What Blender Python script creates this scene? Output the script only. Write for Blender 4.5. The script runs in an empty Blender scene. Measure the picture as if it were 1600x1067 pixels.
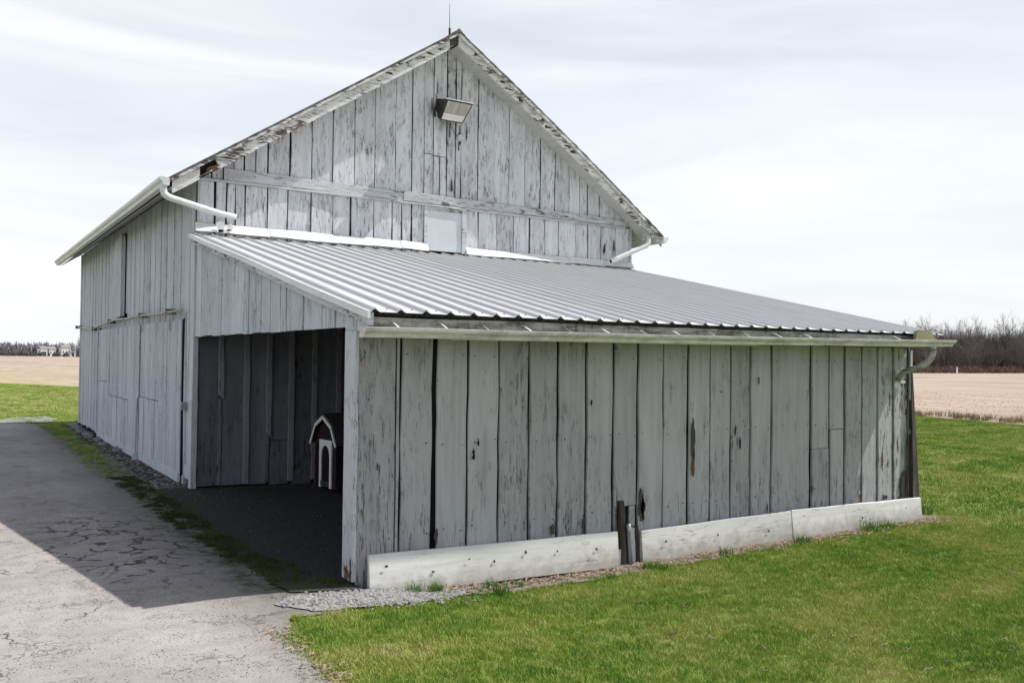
import bpy, bmesh, math, random
from mathutils import Vector, Matrix, noise
from mathutils.geometry import delaunay_2d_cdt
random.seed(11)
R = random.random
U = random.uniform
scn = bpy.context.scene
COL = scn.collection

# ------------------------------------------------------------------ camera
cam = bpy.data.objects.new('camera', bpy.data.cameras.new('camera')); COL.objects.link(cam)
yaw, pitch, roll = .576, .018, .011
fw = Vector((math.sin(yaw), math.cos(yaw), 0)); rt = Vector((math.cos(yaw), -math.sin(yaw), 0)); up = Vector((0, 0, 1))
f2 = fw*math.cos(pitch) + up*math.sin(pitch); u2 = up*math.cos(pitch) - fw*math.sin(pitch)
r3 = rt*math.cos(roll) + u2*math.sin(roll); u3 = u2*math.cos(roll) - rt*math.sin(roll)
m = Matrix((r3, u3, -f2)).transposed().to_4x4(); m.translation = (-2.918, -12.526, 1.85)
cam.matrix_world = m
cam.data.sensor_width = 36; cam.data.lens = 36*1370.7/1600
cam.data.clip_start = .05; cam.data.clip_end = 6000
scn.camera = cam
scn.render.resolution_x, scn.render.resolution_y = 1024, 682
scn.view_settings.view_transform = 'Standard'; scn.view_settings.look = 'None'
scn.view_settings.gamma = 1; scn.view_settings.exposure = 0.16

# ------------------------------------------------------------------ world and sun
SUN = Vector((1.64, -.42, 2.21)).normalized()
w = bpy.data.worlds.new('World'); scn.world = w; w.use_nodes = True
nt = w.node_tree; nt.nodes.clear()
def N(nt, typ, **kw):
    n = nt.nodes.new(typ)
    for k, v in kw.items():
        if k.startswith('i_'):
            k = k[2:]; k = int(k) if k.isdigit() else k
            n.inputs[k].default_value = v
        else: setattr(n, k, v)
    return n
sky = N(nt, 'ShaderNodeTexSky', sky_type='NISHITA', sun_disc=False, sun_elevation=math.asin(SUN.z), sun_rotation=math.atan2(SUN.x, SUN.y), air_density=1.0, dust_density=2.0, ozone_density=1.0)
tc = N(nt, 'ShaderNodeTexCoord'); mp = N(nt, 'ShaderNodeMapping'); mp.inputs['Scale'].default_value = (1.1, 1.1, 6.5)
mp.inputs['Rotation'].default_value = (0, .12, .3)
nz = N(nt, 'ShaderNodeTexNoise', i_Scale=1.5, i_Detail=8.0, i_Roughness=.5, i_Distortion=.9)
rp = N(nt, 'ShaderNodeValToRGB'); rp.color_ramp.elements[0].position = .33; rp.color_ramp.elements[1].position = .68
rp.color_ramp.elements[0].color = (.66, .66, .66, 1); rp.color_ramp.elements[1].color = (1, 1, 1, 1)
sx = N(nt, 'ShaderNodeSeparateXYZ'); mr = N(nt, 'ShaderNodeMapRange'); mr.inputs['From Min'].default_value = 0; mr.inputs['From Max'].default_value = .5
mr.inputs['To Min'].default_value = 9.9; mr.inputs['To Max'].default_value = 8.8
cmb = N(nt, 'ShaderNodeVectorMath', operation='SCALE'); cmb.inputs[0].default_value = (.965, .99, 1.035)
mx = N(nt, 'ShaderNodeMix', data_type='RGBA'); bg = N(nt, 'ShaderNodeBackground', i_Strength=.1); wo = N(nt, 'ShaderNodeOutputWorld')
L = nt.links.new
L(tc.outputs['Generated'], mp.inputs[0]); L(mp.outputs[0], nz.inputs['Vector']); L(nz.outputs[0], rp.inputs[0]); 
thin = N(nt, 'ShaderNodeMapRange'); thin.inputs['From Min'].default_value = .33; thin.inputs['From Max'].default_value = .9; thin.inputs['To Min'].default_value = 1.; thin.inputs['To Max'].default_value = .12   # thin high cloud: more blue shows through straight overhead
mul = N(nt, 'ShaderNodeMath', operation='MULTIPLY'); L(rp.outputs[0], mul.inputs[0]); L(thin.outputs[0], mul.inputs[1]); L(mul.outputs[0], mx.inputs['Factor'])
L(tc.outputs['Generated'], sx.inputs[0]); L(sx.outputs['Z'], mr.inputs['Value']); L(sx.outputs['Z'], thin.inputs['Value']); L(mr.outputs[0], cmb.inputs['Scale'])
L(sky.outputs[0], mx.inputs['A']); L(cmb.outputs[0], mx.inputs['B']); L(mx.outputs['Result'], bg.inputs[0]); L(bg.outputs[0], wo.inputs[0])
sd = bpy.data.lights.new('sun', 'SUN'); sd.energy = 5.0; sd.angle = math.radians(.55); sd.color = (1, .955, .89)
so = bpy.data.objects.new('sun', sd); COL.objects.link(so); so.rotation_euler = SUN.to_track_quat('Z', 'Y').to_euler(); so.location = (20, -5, 30)

# ------------------------------------------------------------------ materials
def newmat(name, rough=.8, metal=0, spec=.3):
    m = bpy.data.materials.new(name); m.use_nodes = True
    t = m.node_tree; b = t.nodes['Principled BSDF']
    b.inputs['Roughness'].default_value = rough; b.inputs['Metallic'].default_value = metal
    b.inputs['Specular IOR Level'].default_value = spec
    return m, t, b
def math_(t, op, a, b=None, clamp=False):
    n = t.nodes.new('ShaderNodeMath'); n.operation = op; n.use_clamp = clamp
    for i, v in enumerate((a, b)):
        if v is None: continue
        if isinstance(v, (int, float)): n.inputs[i].default_value = v
        else: t.links.new(v, n.inputs[i])
    return n.outputs[0]
def mixc(t, f, a, b):
    n = t.nodes.new('ShaderNodeMix'); n.data_type = 'RGBA'
    for k, v in (('Factor', f), ('A', a), ('B', b)):
        if isinstance(v, (int, float)): n.inputs[k].default_value = v
        elif isinstance(v, tuple): n.inputs[k].default_value = (*v, 1) if len(v) == 3 else v
        else: t.links.new(v, n.inputs[k])
    return n.outputs['Result']
def rng(t, v, a, b, c=0., d=1.):
    n = t.nodes.new('ShaderNodeMapRange'); n.inputs['From Min'].default_value = a; n.inputs['From Max'].default_value = b
    n.inputs['To Min'].default_value = c; n.inputs['To Max'].default_value = d; t.links.new(v, n.inputs['Value']); return n.outputs[0]
def vec(t, x, y, z):
    n = t.nodes.new('ShaderNodeCombineXYZ')
    for i, v in enumerate((x, y, z)):
        if isinstance(v, (int, float)): n.inputs[i].default_value = v
        else: t.links.new(v, n.inputs[i])
    return n.outputs[0]
def noi(t, v, scale, detail=4., rough=.55, dist=0.):
    n = t.nodes.new('ShaderNodeTexNoise'); n.inputs['Scale'].default_value = scale; n.inputs['Detail'].default_value = detail
    n.inputs['Roughness'].default_value = rough; n.inputs['Distortion'].default_value = dist; t.links.new(v, n.inputs['Vector']); return n.outputs[0]
def vor(t, v, scale, feature='F1'):
    n = t.nodes.new('ShaderNodeTexVoronoi'); n.feature = feature; n.inputs['Scale'].default_value = scale; t.links.new(v, n.inputs['Vector']); return n.outputs['Distance']
def bump(t, b, h, s, dist=.01):
    n = t.nodes.new('ShaderNodeBump'); n.inputs['Strength'].default_value = s; n.inputs['Distance'].default_value = dist
    t.links.new(h, n.inputs['Height']); t.links.new(n.outputs[0], b.inputs['Normal'])
def coords(t):
    g = t.nodes.new('ShaderNodeNewGeometry'); s = t.nodes.new('ShaderNodeSeparateXYZ'); t.links.new(g.outputs['Position'], s.inputs[0])
    return g.outputs['Position'], s.outputs[0], s.outputs[1], s.outputs[2]
def rnd(t):
    o = t.nodes.new('ShaderNodeObjectInfo'); return o.outputs['Random']

def paint(name, base, wear=.5, horiz=False, bottom=0., wood=(.16, .14, .125), var=.1, fleck=1., stain=.25, mud=0.):
    """old white paint over grey boards: cracks along the grain, flaked patches, knots"""
    m, t, b = newmat(name, .75, 0, .25)
    P, x, y, z = coords(t); r = rnd(t)
    u = math_(t, 'ADD', x, y); r7 = math_(t, 'MULTIPLY', r, 57.)
    a, c = (z, u) if horiz else (u, z)            # a runs across the grain, c along it
    V = vec(t, math_(t, 'MULTIPLY', a, 1.), r7, math_(t, 'MULTIPLY', c, .045))
    Vp = vec(t, a, r7, math_(t, 'MULTIPLY', c, .22))
    Vl = vec(t, a, r7, math_(t, 'MULTIPLY', c, .5))
    low = noi(t, Vl, 3.2, 3.)
    wm = math_(t, 'ADD', rng(t, low, .34, .68, -.45, .42), wear)
    wm = math_(t, 'ADD', wm, rng(t, r, 0, 1, -.2, .2))
    if bottom: wm = math_(t, 'ADD', wm, rng(t, z, .9, -.1, 0., bottom))
    grain = noi(t, V, 48., 5., .6)
    crack = math_(t, 'ABSOLUTE', math_(t, 'SUBTRACT', grain, .5))
    crack = math_(t, 'LESS_THAN', crack, math_(t, 'MULTIPLY', math_(t, 'MAXIMUM', wm, .04), .03))
    cm = noi(t, Vp, 26., 3.)
    crack = math_(t, 'MULTIPLY', crack, rng(t, cm, .48, .56))
    g2 = noi(t, vec(t, a, r7, math_(t, 'MULTIPLY', c, .09)), 105., 4., .6)
    ck2 = math_(t, 'LESS_THAN', math_(t, 'ABSOLUTE', math_(t, 'SUBTRACT', g2, .5)), math_(t, 'MULTIPLY', math_(t, 'MAXIMUM', wm, .0), .05))
    crack = math_(t, 'MAXIMUM', crack, math_(t, 'MULTIPLY', ck2, rng(t, noi(t, Vp, 11., 4.), .52, .62, 0, .45)))
    pn = noi(t, Vp, 17., 8., .68)
    thr = math_(t, 'SUBTRACT', .80, math_(t, 'MULTIPLY', wm, .27*fleck))
    peel = rng(t, math_(t, 'SUBTRACT', pn, thr), 0, .012)
    wn = noi(t, V, 90., 3.)
    wcol = mixc(t, rng(t, wn, .3, .7), tuple(q*.35 for q in wood), tuple(q*1.5 for q in wood))
    tint = noi(t, Vl, 1.4, 4.)
    pc = mixc(t, rng(t, tint, .3, .7), tuple(q*(1-var) for q in base), tuple(min(1, q*(1+var*.6)) for q in base))
    pc = mixc(t, rng(t, r, 0, 1, 0, .8), pc, tuple(q*(1-var*1.9) for q in base))
    st = noi(t, V, 16., 4., .6)                     # streaks where the grain shows through thin paint
    pc = mixc(t, math_(t, 'MULTIPLY', rng(t, st, .5, .74), stain), pc, tuple(q*.45 for q in base))
    bs = noi(t, vec(t, a, r7, math_(t, 'MULTIPLY', c, .10)), 7., 5., .6)
    pc = mixc(t, math_(t, 'MULTIPLY', rng(t, bs, .46, .70), stain*.8), pc, tuple(q*.52 for q in base))
    if mud: pc = mixc(t, math_(t, 'MULTIPLY', rng(t, math_(t, 'ADD', z, math_(t, 'MULTIPLY', noi(t, P, 9., 5., .65), .35)), .19, .0), mud), pc, (.20, .175, .13))
    fine = noi(t, P, 160., 2.)
    pc = mixc(t, rng(t, fine, .45, .75, 0, .16), pc, tuple(q*.55 for q in base))
    kn = vor(t, vec(t, math_(t, 'MULTIPLY', a, 3.1), r7, math_(t, 'MULTIPLY', c, 1.1)), 1.)
    ring = math_(t, 'MULTIPLY', rng(t, kn, .075, .055), rng(t, kn, .02, .05))
    pc = mixc(t, math_(t, 'MULTIPLY', ring, .45), pc, tuple(q*.4 for q in base))
    col = mixc(t, peel, pc, wcol); col = mixc(t, math_(t, 'MULTIPLY', crack, .85), col, tuple(q*.3 for q in wood))
    t.links.new(col, b.inputs['Base Color'])
    h = math_(t, 'SUBTRACT', math_(t, 'MULTIPLY', st, .25), math_(t, 'ADD', math_(t, 'MULTIPLY', peel, .5), crack))
    bump(t, b, h, .55, .004)
    return m
def plain(name, c1, c2, scale=8., rough=.7, metal=0, bs=.2, dist=.004, spec=.3, streak=None):
    m, t, b = newmat(name, rough, metal, spec)
    P, x, y, z = coords(t)
    V = P if not streak else vec(t, math_(t, 'MULTIPLY', x, streak[0]), math_(t, 'MULTIPLY', y, streak[1]), math_(t, 'MULTIPLY', z, streak[2]))
    n = noi(t, V, scale, 6., .6)
    t.links.new(mixc(t, rng(t, n, .32, .68), c1, c2), b.inputs['Base Color']); bump(t, b, n, bs, dist)
    return m

M = {}
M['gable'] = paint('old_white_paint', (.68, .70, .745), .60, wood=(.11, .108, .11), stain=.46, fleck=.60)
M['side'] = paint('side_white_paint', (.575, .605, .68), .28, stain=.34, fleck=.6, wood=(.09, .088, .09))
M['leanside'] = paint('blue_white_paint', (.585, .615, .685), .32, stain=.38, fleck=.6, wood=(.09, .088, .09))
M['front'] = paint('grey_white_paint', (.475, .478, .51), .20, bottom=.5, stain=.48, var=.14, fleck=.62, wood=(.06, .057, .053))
M['frontsun'] = paint('flaking_corner_paint', (.46, .48, .485), .62, bottom=.25, stain=.3, wood=(.10, .075, .06))
M['inner'] = paint('shade_dark_inner_paint', (.20, .212, .245), .35, bottom=.3, stain=.55, var=.25, wood=(.07, .065, .06))  # dark base puts the shed's inside shade into the board colour
M['rake'] = paint('flaking_trim_paint', (.74, .745, .74), .86, True, wood=(.14, .12, .11), fleck=1.05)
M['band'] = paint('trim_paint', (.60, .62, .65), .66, True, stain=.5, wood=(.14, .13, .125))
M['skirt'] = paint('skirt_paint', (.79, .79, .775), .16, True, stain=.34, var=.12, mud=.6)
M['post'] = paint('post_paint', (.60, .63, .69), .10, bottom=.25, stain=.2, wood=(.17, .12, .06))
M['soffit'] = paint('soffit_paint', (.50, .50, .49), .15, True, stain=.25)
M['flash'] = plain('white_flashing', (.55, .56, .57), (.74, .74, .735), 6, .5, 0, .3, .01)
M['panel'] = plain('white_panel', (.52, .56, .60), (.60, .635, .67), 3, .5, 0, .05)
M['dark'] = plain('dark_sheathing_and_shade', (.006, .006, .006), (.014, .013, .013), 9, .95, streak=(1, 1, .1))  # black sheathing; also stands in for shade in gaps, holes and openings
M['bare'] = plain('bare_wood', (.022, .019, .018), (.105, .09, .078), 22, .9, 0, .8, .01, streak=(1, 1, .1))
M['rust'] = plain('rusty_wood', (.10, .04, .02), (.22, .11, .06), 20, .9, 0, .6, .01)
M['shingle'] = plain('roof_edge', (.05, .048, .045), (.22, .21, .20), 14, .9, 0, .7, .02)
M['pipe'] = plain('track_pipe', (.26, .25, .2), (.48, .48, .43), 9, .5, .1, .3)
M['iron'] = plain('dark_iron', (.02, .02, .022), (.07, .065, .06), 12, .6, .4, .3)
M['stone'] = plain('stone', (.11, .11, .11), (.24, .235, .23), 7, .95, 0, .9, .03)
M['steel'] = plain('grey_steel', (.22, .23, .25), (.42, .43, .45), 7, .4, .6, .2, streak=(3, 3, .3))
M['gravel'] = plain('gravel_stone', (.06, .06, .06), (.40, .39, .385), 45, .95, 0, .5)
M['litter'] = plain('wood_litter', (.16, .11, .08), (.42, .33, .25), 30, .95, 0, .4)
def gutter_mat(name, base, dirt, amt):
    m, t, b = newmat(name, .42, 0, .4)
    P, x, y, z = coords(t)
    n = noi(t, vec(t, math_(t, 'MULTIPLY', x, 2.2), y, math_(t, 'MULTIPLY', z, 9.)), 1.6, 6., .65)
    n2 = noi(t, vec(t, math_(t, 'MULTIPLY', x, 14.), math_(t, 'MULTIPLY', y, 14.), z), 1.5, 4., .6)
    d = math_(t, 'ADD', math_(t, 'MULTIPLY', rng(t, n, .42, .66), amt), math_(t, 'MULTIPLY', rng(t, n2, .52, .72), amt*.45), True)
    t.links.new(mixc(t, d, base, dirt), b.inputs['Base Color']); bump(t, b, n, .15, .003); return m
M['gutter'] = gutter_mat('white_gutter', (.70, .70, .69), (.15, .14, .12), .5)
M['gutterclean'] = gutter_mat('clean_gutter', (.72, .74, .76), (.35, .35, .33), .35)
M['fascia'] = gutter_mat('stained_fascia', (.36, .36, .34), (.05, .048, .036), .95)
M['spout'] = gutter_mat('mossy_spout', (.42, .435, .41), (.075, .075, .06), .8)

def roof_mat():
    m, t, b = newmat('galvanised_roof', .38, .1, .4)
    P, x, y, z = coords(t); r = rnd(t)
    n = noi(t, vec(t, math_(t, 'MULTIPLY', x, 6.), math_(t, 'MULTIPLY', y, .5), r), 2., 6., .65)
    n2 = noi(t, P, 1.1, 3.)
    c = mixc(t, rng(t, n, .3, .7), (.47, .48, .50), (.62, .63, .65)); c = mixc(t, rng(t, n2, .45, .75, 0, .35), c, (.62, .595, .55))
    c = mixc(t, rng(t, r, 0, 1, 0, .15), c, (.42, .43, .47))
    ph = math_(t, 'FRACT', math_(t, 'DIVIDE', math_(t, 'ADD', x, .03), .2286)); dr = math_(t, 'MINIMUM', ph, math_(t, 'SUBTRACT', 1., ph))
    rib_shade = math_(t, 'MULTIPLY', rng(t, dr, .15, .11), rng(t, dr, .05, .09)); rib_shade = math_(t, 'MULTIPLY', rib_shade, rng(t, n, .25, .6, .25, .85))  # dark lines beside each rib paint in its shaded flanks
    c = mixc(t, rib_shade, c, (.20, .20, .20))
    t.links.new(c, b.inputs['Base Color']); t.links.new(rng(t, n, .3, .7, .62, .45), b.inputs['Roughness']); bump(t, b, n2, .25, .02); return m
M['metal'] = roof_mat()

def lawn_mat():
    m, t, b = newmat('lawn_grass', .95, 0, .1)
    P, x, y, z = coords(t)
    a = noi(t, P, .55, 5., .6); c = noi(t, P, 3.2, 5., .65); f = noi(t, P, 60., 3., .7)
    # mowing and wear run along the house, so the broad patches are stretched
    s = noi(t, vec(t, math_(t, 'MULTIPLY', x, .12), math_(t, 'MULTIPLY', y, .5), 0.), 1., 4.)
    col = mixc(t, rng(t, a, .38, .64), (.15, .22, .04), (.235, .27, .075))
    col = mixc(t, rng(t, c, .48, .72, 0, .75), col, (.24, .215, .075))
    col = mixc(t, rng(t, s, .5, .68, 0, .45), col, (.20, .23, .06))
    col = mixc(t, rng(t, f, .35, .75, 0, .6), col, (.03, .045, .008))
    far = math_(t, 'MULTIPLY', rng(t, y, 13., 20.), rng(t, x, 14., 6.))
    col = mixc(t, math_(t, 'MULTIPLY', far, rng(t, s, .35, .6, .3, .8)), col, (.30, .30, .12))
    t.links.new(col, b.inputs['Base Color']); bump(t, b, math_(t, 'ADD', f, c), .8, .03); return m
M['lawn'] = lawn_mat()
def field_mat():
    m, t, b = newmat('stubble_field', 1., 0, .05)
    P, x, y, z = coords(t)
    row = noi(t, vec(t, math_(t, 'MULTIPLY', x, .55), math_(t, 'MULTIPLY', y, .10), 0.), 1.5, 6., .7)
    f = noi(t, P, 13., 6., .8); g = noi(t, P, .045, 4.); g2 = noi(t, P, .3, 4.)
    col = mixc(t, rng(t, row, .38, .62), (.34, .275, .225), (.455, .38, .315))
    col = mixc(t, rng(t, f, .52, .72, 0, .85), col, (.17, .115, .09))
    col = mixc(t, rng(t, g, .5, .64, 0, .45), col, (.24, .14, .105))
    nearedge = math_(t, 'MULTIPLY', rng(t, y, 150., 60.), rng(t, x, 25., 10.))
    col = mixc(t, math_(t, 'MULTIPLY', nearedge, rng(t, g2, .45, .6, .1, .6)), col, (.36, .34, .16))
    t.links.new(col, b.inputs['Base Color']); bump(t, b, f, .8, .04); return m
M['field'] = field_mat()
def drive_mat():
    m, t, b = newmat('worn_driveway', .93, 0, .15)
    P, x, y, z = coords(t)
    big = noi(t, P, .8, 5., .6); mid = noi(t, P, 7., 5., .6); sp = vor(t, P, 95.); sp2 = vor(t, P, 38.); fn = noi(t, P, 240., 2.)
    col = mixc(t, rng(t, big, .35, .65), (.36, .335, .318), (.52, .48, .455))
    col = mixc(t, rng(t, mid, .42, .7, 0, .45), col, (.25, .235, .225))
    col = mixc(t, rng(t, fn, .5, .66, 0, .8), col, (.13, .12, .115)); col = mixc(t, rng(t, noi(t, P, 75., 3., .7), .52, .68, 0, .65), col, (.15, .14, .132))
    col = mixc(t, rng(t, sp, .28, .12, 0, .55), col, (.50, .46, .43))
    pit = math_(t, 'MULTIPLY', rng(t, sp2, .30, .16), rng(t, noi(t, P, 4., 4.), .46, .54))
    col = mixc(t, math_(t, 'MULTIPLY', pit, .7), col, (.06, .055, .05))
    wob = t.nodes.new('ShaderNodeTexNoise'); wob.inputs['Scale'].default_value = 5.; wob.inputs['Detail'].default_value = 6.; t.links.new(P, wob.inputs['Vector'])
    sc = t.nodes.new('ShaderNodeVectorMath'); sc.operation = 'SCALE'; sc.inputs['Scale'].default_value = .42; t.links.new(wob.outputs['Color'], sc.inputs[0])
    ad = t.nodes.new('ShaderNodeVectorMath'); ad.operation = 'ADD'; t.links.new(P, ad.inputs[0]); t.links.new(sc.outputs[0], ad.inputs[1]); W = ad.outputs[0]
    msk = noi(t, P, .55, 3.)
    e1 = vor(t, W, .62, 'DISTANCE_TO_EDGE'); e2 = vor(t, W, 2.6, 'DISTANCE_TO_EDGE')
    k1 = math_(t, 'MULTIPLY', rng(t, e1, .0065, .002), rng(t, noi(t, P, 1.3, 3.), .54, .60, 0, .75))
    # the web of broken cracks by the barn
    dx = math_(t, 'MULTIPLY', math_(t, 'ADD', x, 1.45), .9); dy = math_(t, 'MULTIPLY', math_(t, 'ADD', y, 3.2), .38)
    d2 = math_(t, 'SQRT', math_(t, 'ADD', math_(t, 'MULTIPLY', dx, dx), math_(t, 'MULTIPLY', dy, dy)))
    near = rng(t, math_(t, 'ADD', d2, math_(t, 'MULTIPLY', msk, .9)), 1.35, .85)
    k2 = math_(t, 'MULTIPLY', math_(t, 'MULTIPLY', rng(t, e2, .055, .018), near), rng(t, noi(t, P, 5.5, 3.), .42, .50))
    e3 = vor(t, W, 9.5, 'DISTANCE_TO_EDGE'); k3 = math_(t, 'MULTIPLY', rng(t, e3, .06, .02), rng(t, noi(t, P, 2.3, 4.), .58, .64, 0, .5))
    k = math_(t, 'MAXIMUM', k1, math_(t, 'MAXIMUM', k2, k3))
    col = mixc(t, math_(t, 'MULTIPLY', k, .9), col, (.035, .033, .03))
    # painted shade and moss along the seam between driveway and the gravel by the barn
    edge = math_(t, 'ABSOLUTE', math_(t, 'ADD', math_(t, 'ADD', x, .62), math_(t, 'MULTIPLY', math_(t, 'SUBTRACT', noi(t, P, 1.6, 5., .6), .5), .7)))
    col = mixc(t, rng(t, edge, .85, .1, 0, .62), col, (.10, .098, .09))  # broad dark band putting the driveway's shade into its colour
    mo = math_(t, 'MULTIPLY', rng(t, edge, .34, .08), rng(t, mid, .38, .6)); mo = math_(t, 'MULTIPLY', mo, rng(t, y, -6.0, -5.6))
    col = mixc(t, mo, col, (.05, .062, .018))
    t.links.new(col, b.inputs['Base Color'])
    h = math_(t, 'SUBTRACT', math_(t, 'ADD', math_(t, 'MULTIPLY', mid, .6), math_(t, 'MULTIPLY', fn, .5)), math_(t, 'ADD', math_(t, 'MULTIPLY', k, 1.5), math_(t, 'MULTIPLY', pit, .5)))
    bump(t, b, h, .8, .012); return m
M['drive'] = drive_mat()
def apron_mat():
    m, t, b = newmat('dark_gravel_floor', .95, 0, .15)
    P, x, y, z = coords(t)
    v = vor(t, P, 55.); n = noi(t, P, 9., 5., .65); s = vor(t, P, 21.)
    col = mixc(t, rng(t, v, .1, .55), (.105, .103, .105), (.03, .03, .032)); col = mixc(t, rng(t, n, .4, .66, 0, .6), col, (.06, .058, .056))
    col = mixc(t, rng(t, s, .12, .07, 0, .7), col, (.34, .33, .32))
    edge = math_(t, 'ABSOLUTE', math_(t, 'ADD', math_(t, 'ADD', x, .55), math_(t, 'MULTIPLY', math_(t, 'SUBTRACT', noi(t, P, 1.6, 5., .6), .5), .7)))
    mo = math_(t, 'MULTIPLY', rng(t, edge, .3, .06), rng(t, n, .36, .56))
    col = mixc(t, mo, col, (.045, .055, .016))
    t.links.new(col, b.inputs['Base Color']); bump(t, b, math_(t, 'SUBTRACT', n, v), .9, .012); return m
M['apron'] = apron_mat()
M['soil'] = plain('soil_strip', (.08, .065, .055), (.27, .225, .19), 16, .95, 0, .9, .02)
def blade(name, cols, trans=.0):
    m, t, b = newmat(name, .7, 0, .25); r = rnd(t)
    cr = t.nodes.new('ShaderNodeValToRGB'); e = cr.color_ramp.elements
    e[0].position = 0; e[0].color = (*cols[0], 1); e[1].position = 1; e[1].color = (*cols[-1], 1)
    for i, c in enumerate(cols[1:-1]): q = e.new((i+1)/(len(cols)-1)); q.color = (*c, 1)
    P, x, y, z = coords(t); n = noi(t, P, 1.1, 4., .6); n2 = noi(t, vec(t, math_(t, 'MULTIPLY', x, .3), y, 0.), .9, 3.)
    f = math_(t, 'ADD', math_(t, 'MULTIPLY', r, .45), math_(t, 'ADD', rng(t, n, .36, .66, -.15, .36), rng(t, n2, .4, .65, -.08, .22)), True)
    t.links.new(f, cr.inputs[0]); t.links.new(cr.outputs[0], b.inputs['Base Color']); return m
M['grass'] = blade('grass_blades', [(.105, .225, .022), (.19, .31, .038), (.31, .365, .075), (.42, .40, .14), (.60, .54, .29)])
M['lush'] = blade('lush_blades', [(.06, .17, .014), (.095, .22, .02), (.15, .28, .035), (.24, .31, .07)])
M['weed'] = blade('dry_weeds', [(.10, .11, .03), (.20, .16, .07), (.34, .26, .15), (.45, .36, .24)])
M['moss'] = blade('moss', [(.03, .042, .010), (.055, .068, .014), (.09, .10, .022)])
M['stubble'] = blade('stubble', [(.20, .13, .09), (.45, .34, .25), (.62, .50, .39)])
def bark(name, a, b_):
    m, t, b = newmat(name, .95, 0, .1); P, x, y, z = coords(t)
    n = noi(t, P, .5, 3.); c = mixc(t, rng(t, n, .3, .7), a, b_); c = mixc(t, rng(t, rnd(t), 0, 1, 0, .5), c, tuple(q*1.6 for q in b_))
    t.links.new(c, b.inputs['Base Color']); return m
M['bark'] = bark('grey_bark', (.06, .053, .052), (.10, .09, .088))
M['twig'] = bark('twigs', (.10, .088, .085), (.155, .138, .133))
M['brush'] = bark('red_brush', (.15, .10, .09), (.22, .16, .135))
M['farwood_haze'] = bark('hazed_far_wood', (.19, .19, .215), (.25, .245, .265))  # pale blue-grey: distance haze mixed into the bark colour
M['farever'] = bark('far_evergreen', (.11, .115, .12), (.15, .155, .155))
M['housewall'] = plain('house_wall', (.78, .78, .77), (.82, .82, .81), 1)
M['houseroof'] = plain('house_roof', (.20, .19, .19), (.27, .26, .26), 1)
M['glassdark'] = plain('dark_glass', (.05, .06, .07), (.06, .07, .08), 1, .2)
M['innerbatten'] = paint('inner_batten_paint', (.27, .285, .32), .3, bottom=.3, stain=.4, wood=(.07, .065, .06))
M['dogred'] = paint('red_brown_siding', (.028, .016, .015), .2, stain=.4)
M['dogtrim'] = plain('white_trim', (.74, .75, .76), (.82, .82, .82), 5, .5)
M['dogroof'] = plain('dark_shingle', (.03, .03, .03), (.06, .06, .06), 20, .9)
M['hood'] = plain('lamp_hood', (.60, .57, .54), (.75, .73, .70), 10, .5)
M['lampside'] = plain('lamp_bronze', (.025, .022, .02), (.05, .045, .04), 10, .5)
M['diverter'] = plain('bronze_diverter', (.22, .21, .12), (.30, .28, .18), 10, .55)
def glassy(name, c):
    m, t, b = newmat(name, .12, 0, .5); P, x, y, z = coords(t)
    n = noi(t, vec(t, math_(t, 'MULTIPLY', x, 8.), y, z), 2., 3.)
    t.links.new(mixc(t, rng(t, n, .35, .65), c, tuple(q*.55 for q in c)), b.inputs['Base Color']); b.inputs['Coat Weight'].default_value = .5; return m
M['lens'] = glassy('lamp_glass', (.42, .41, .37))

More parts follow.
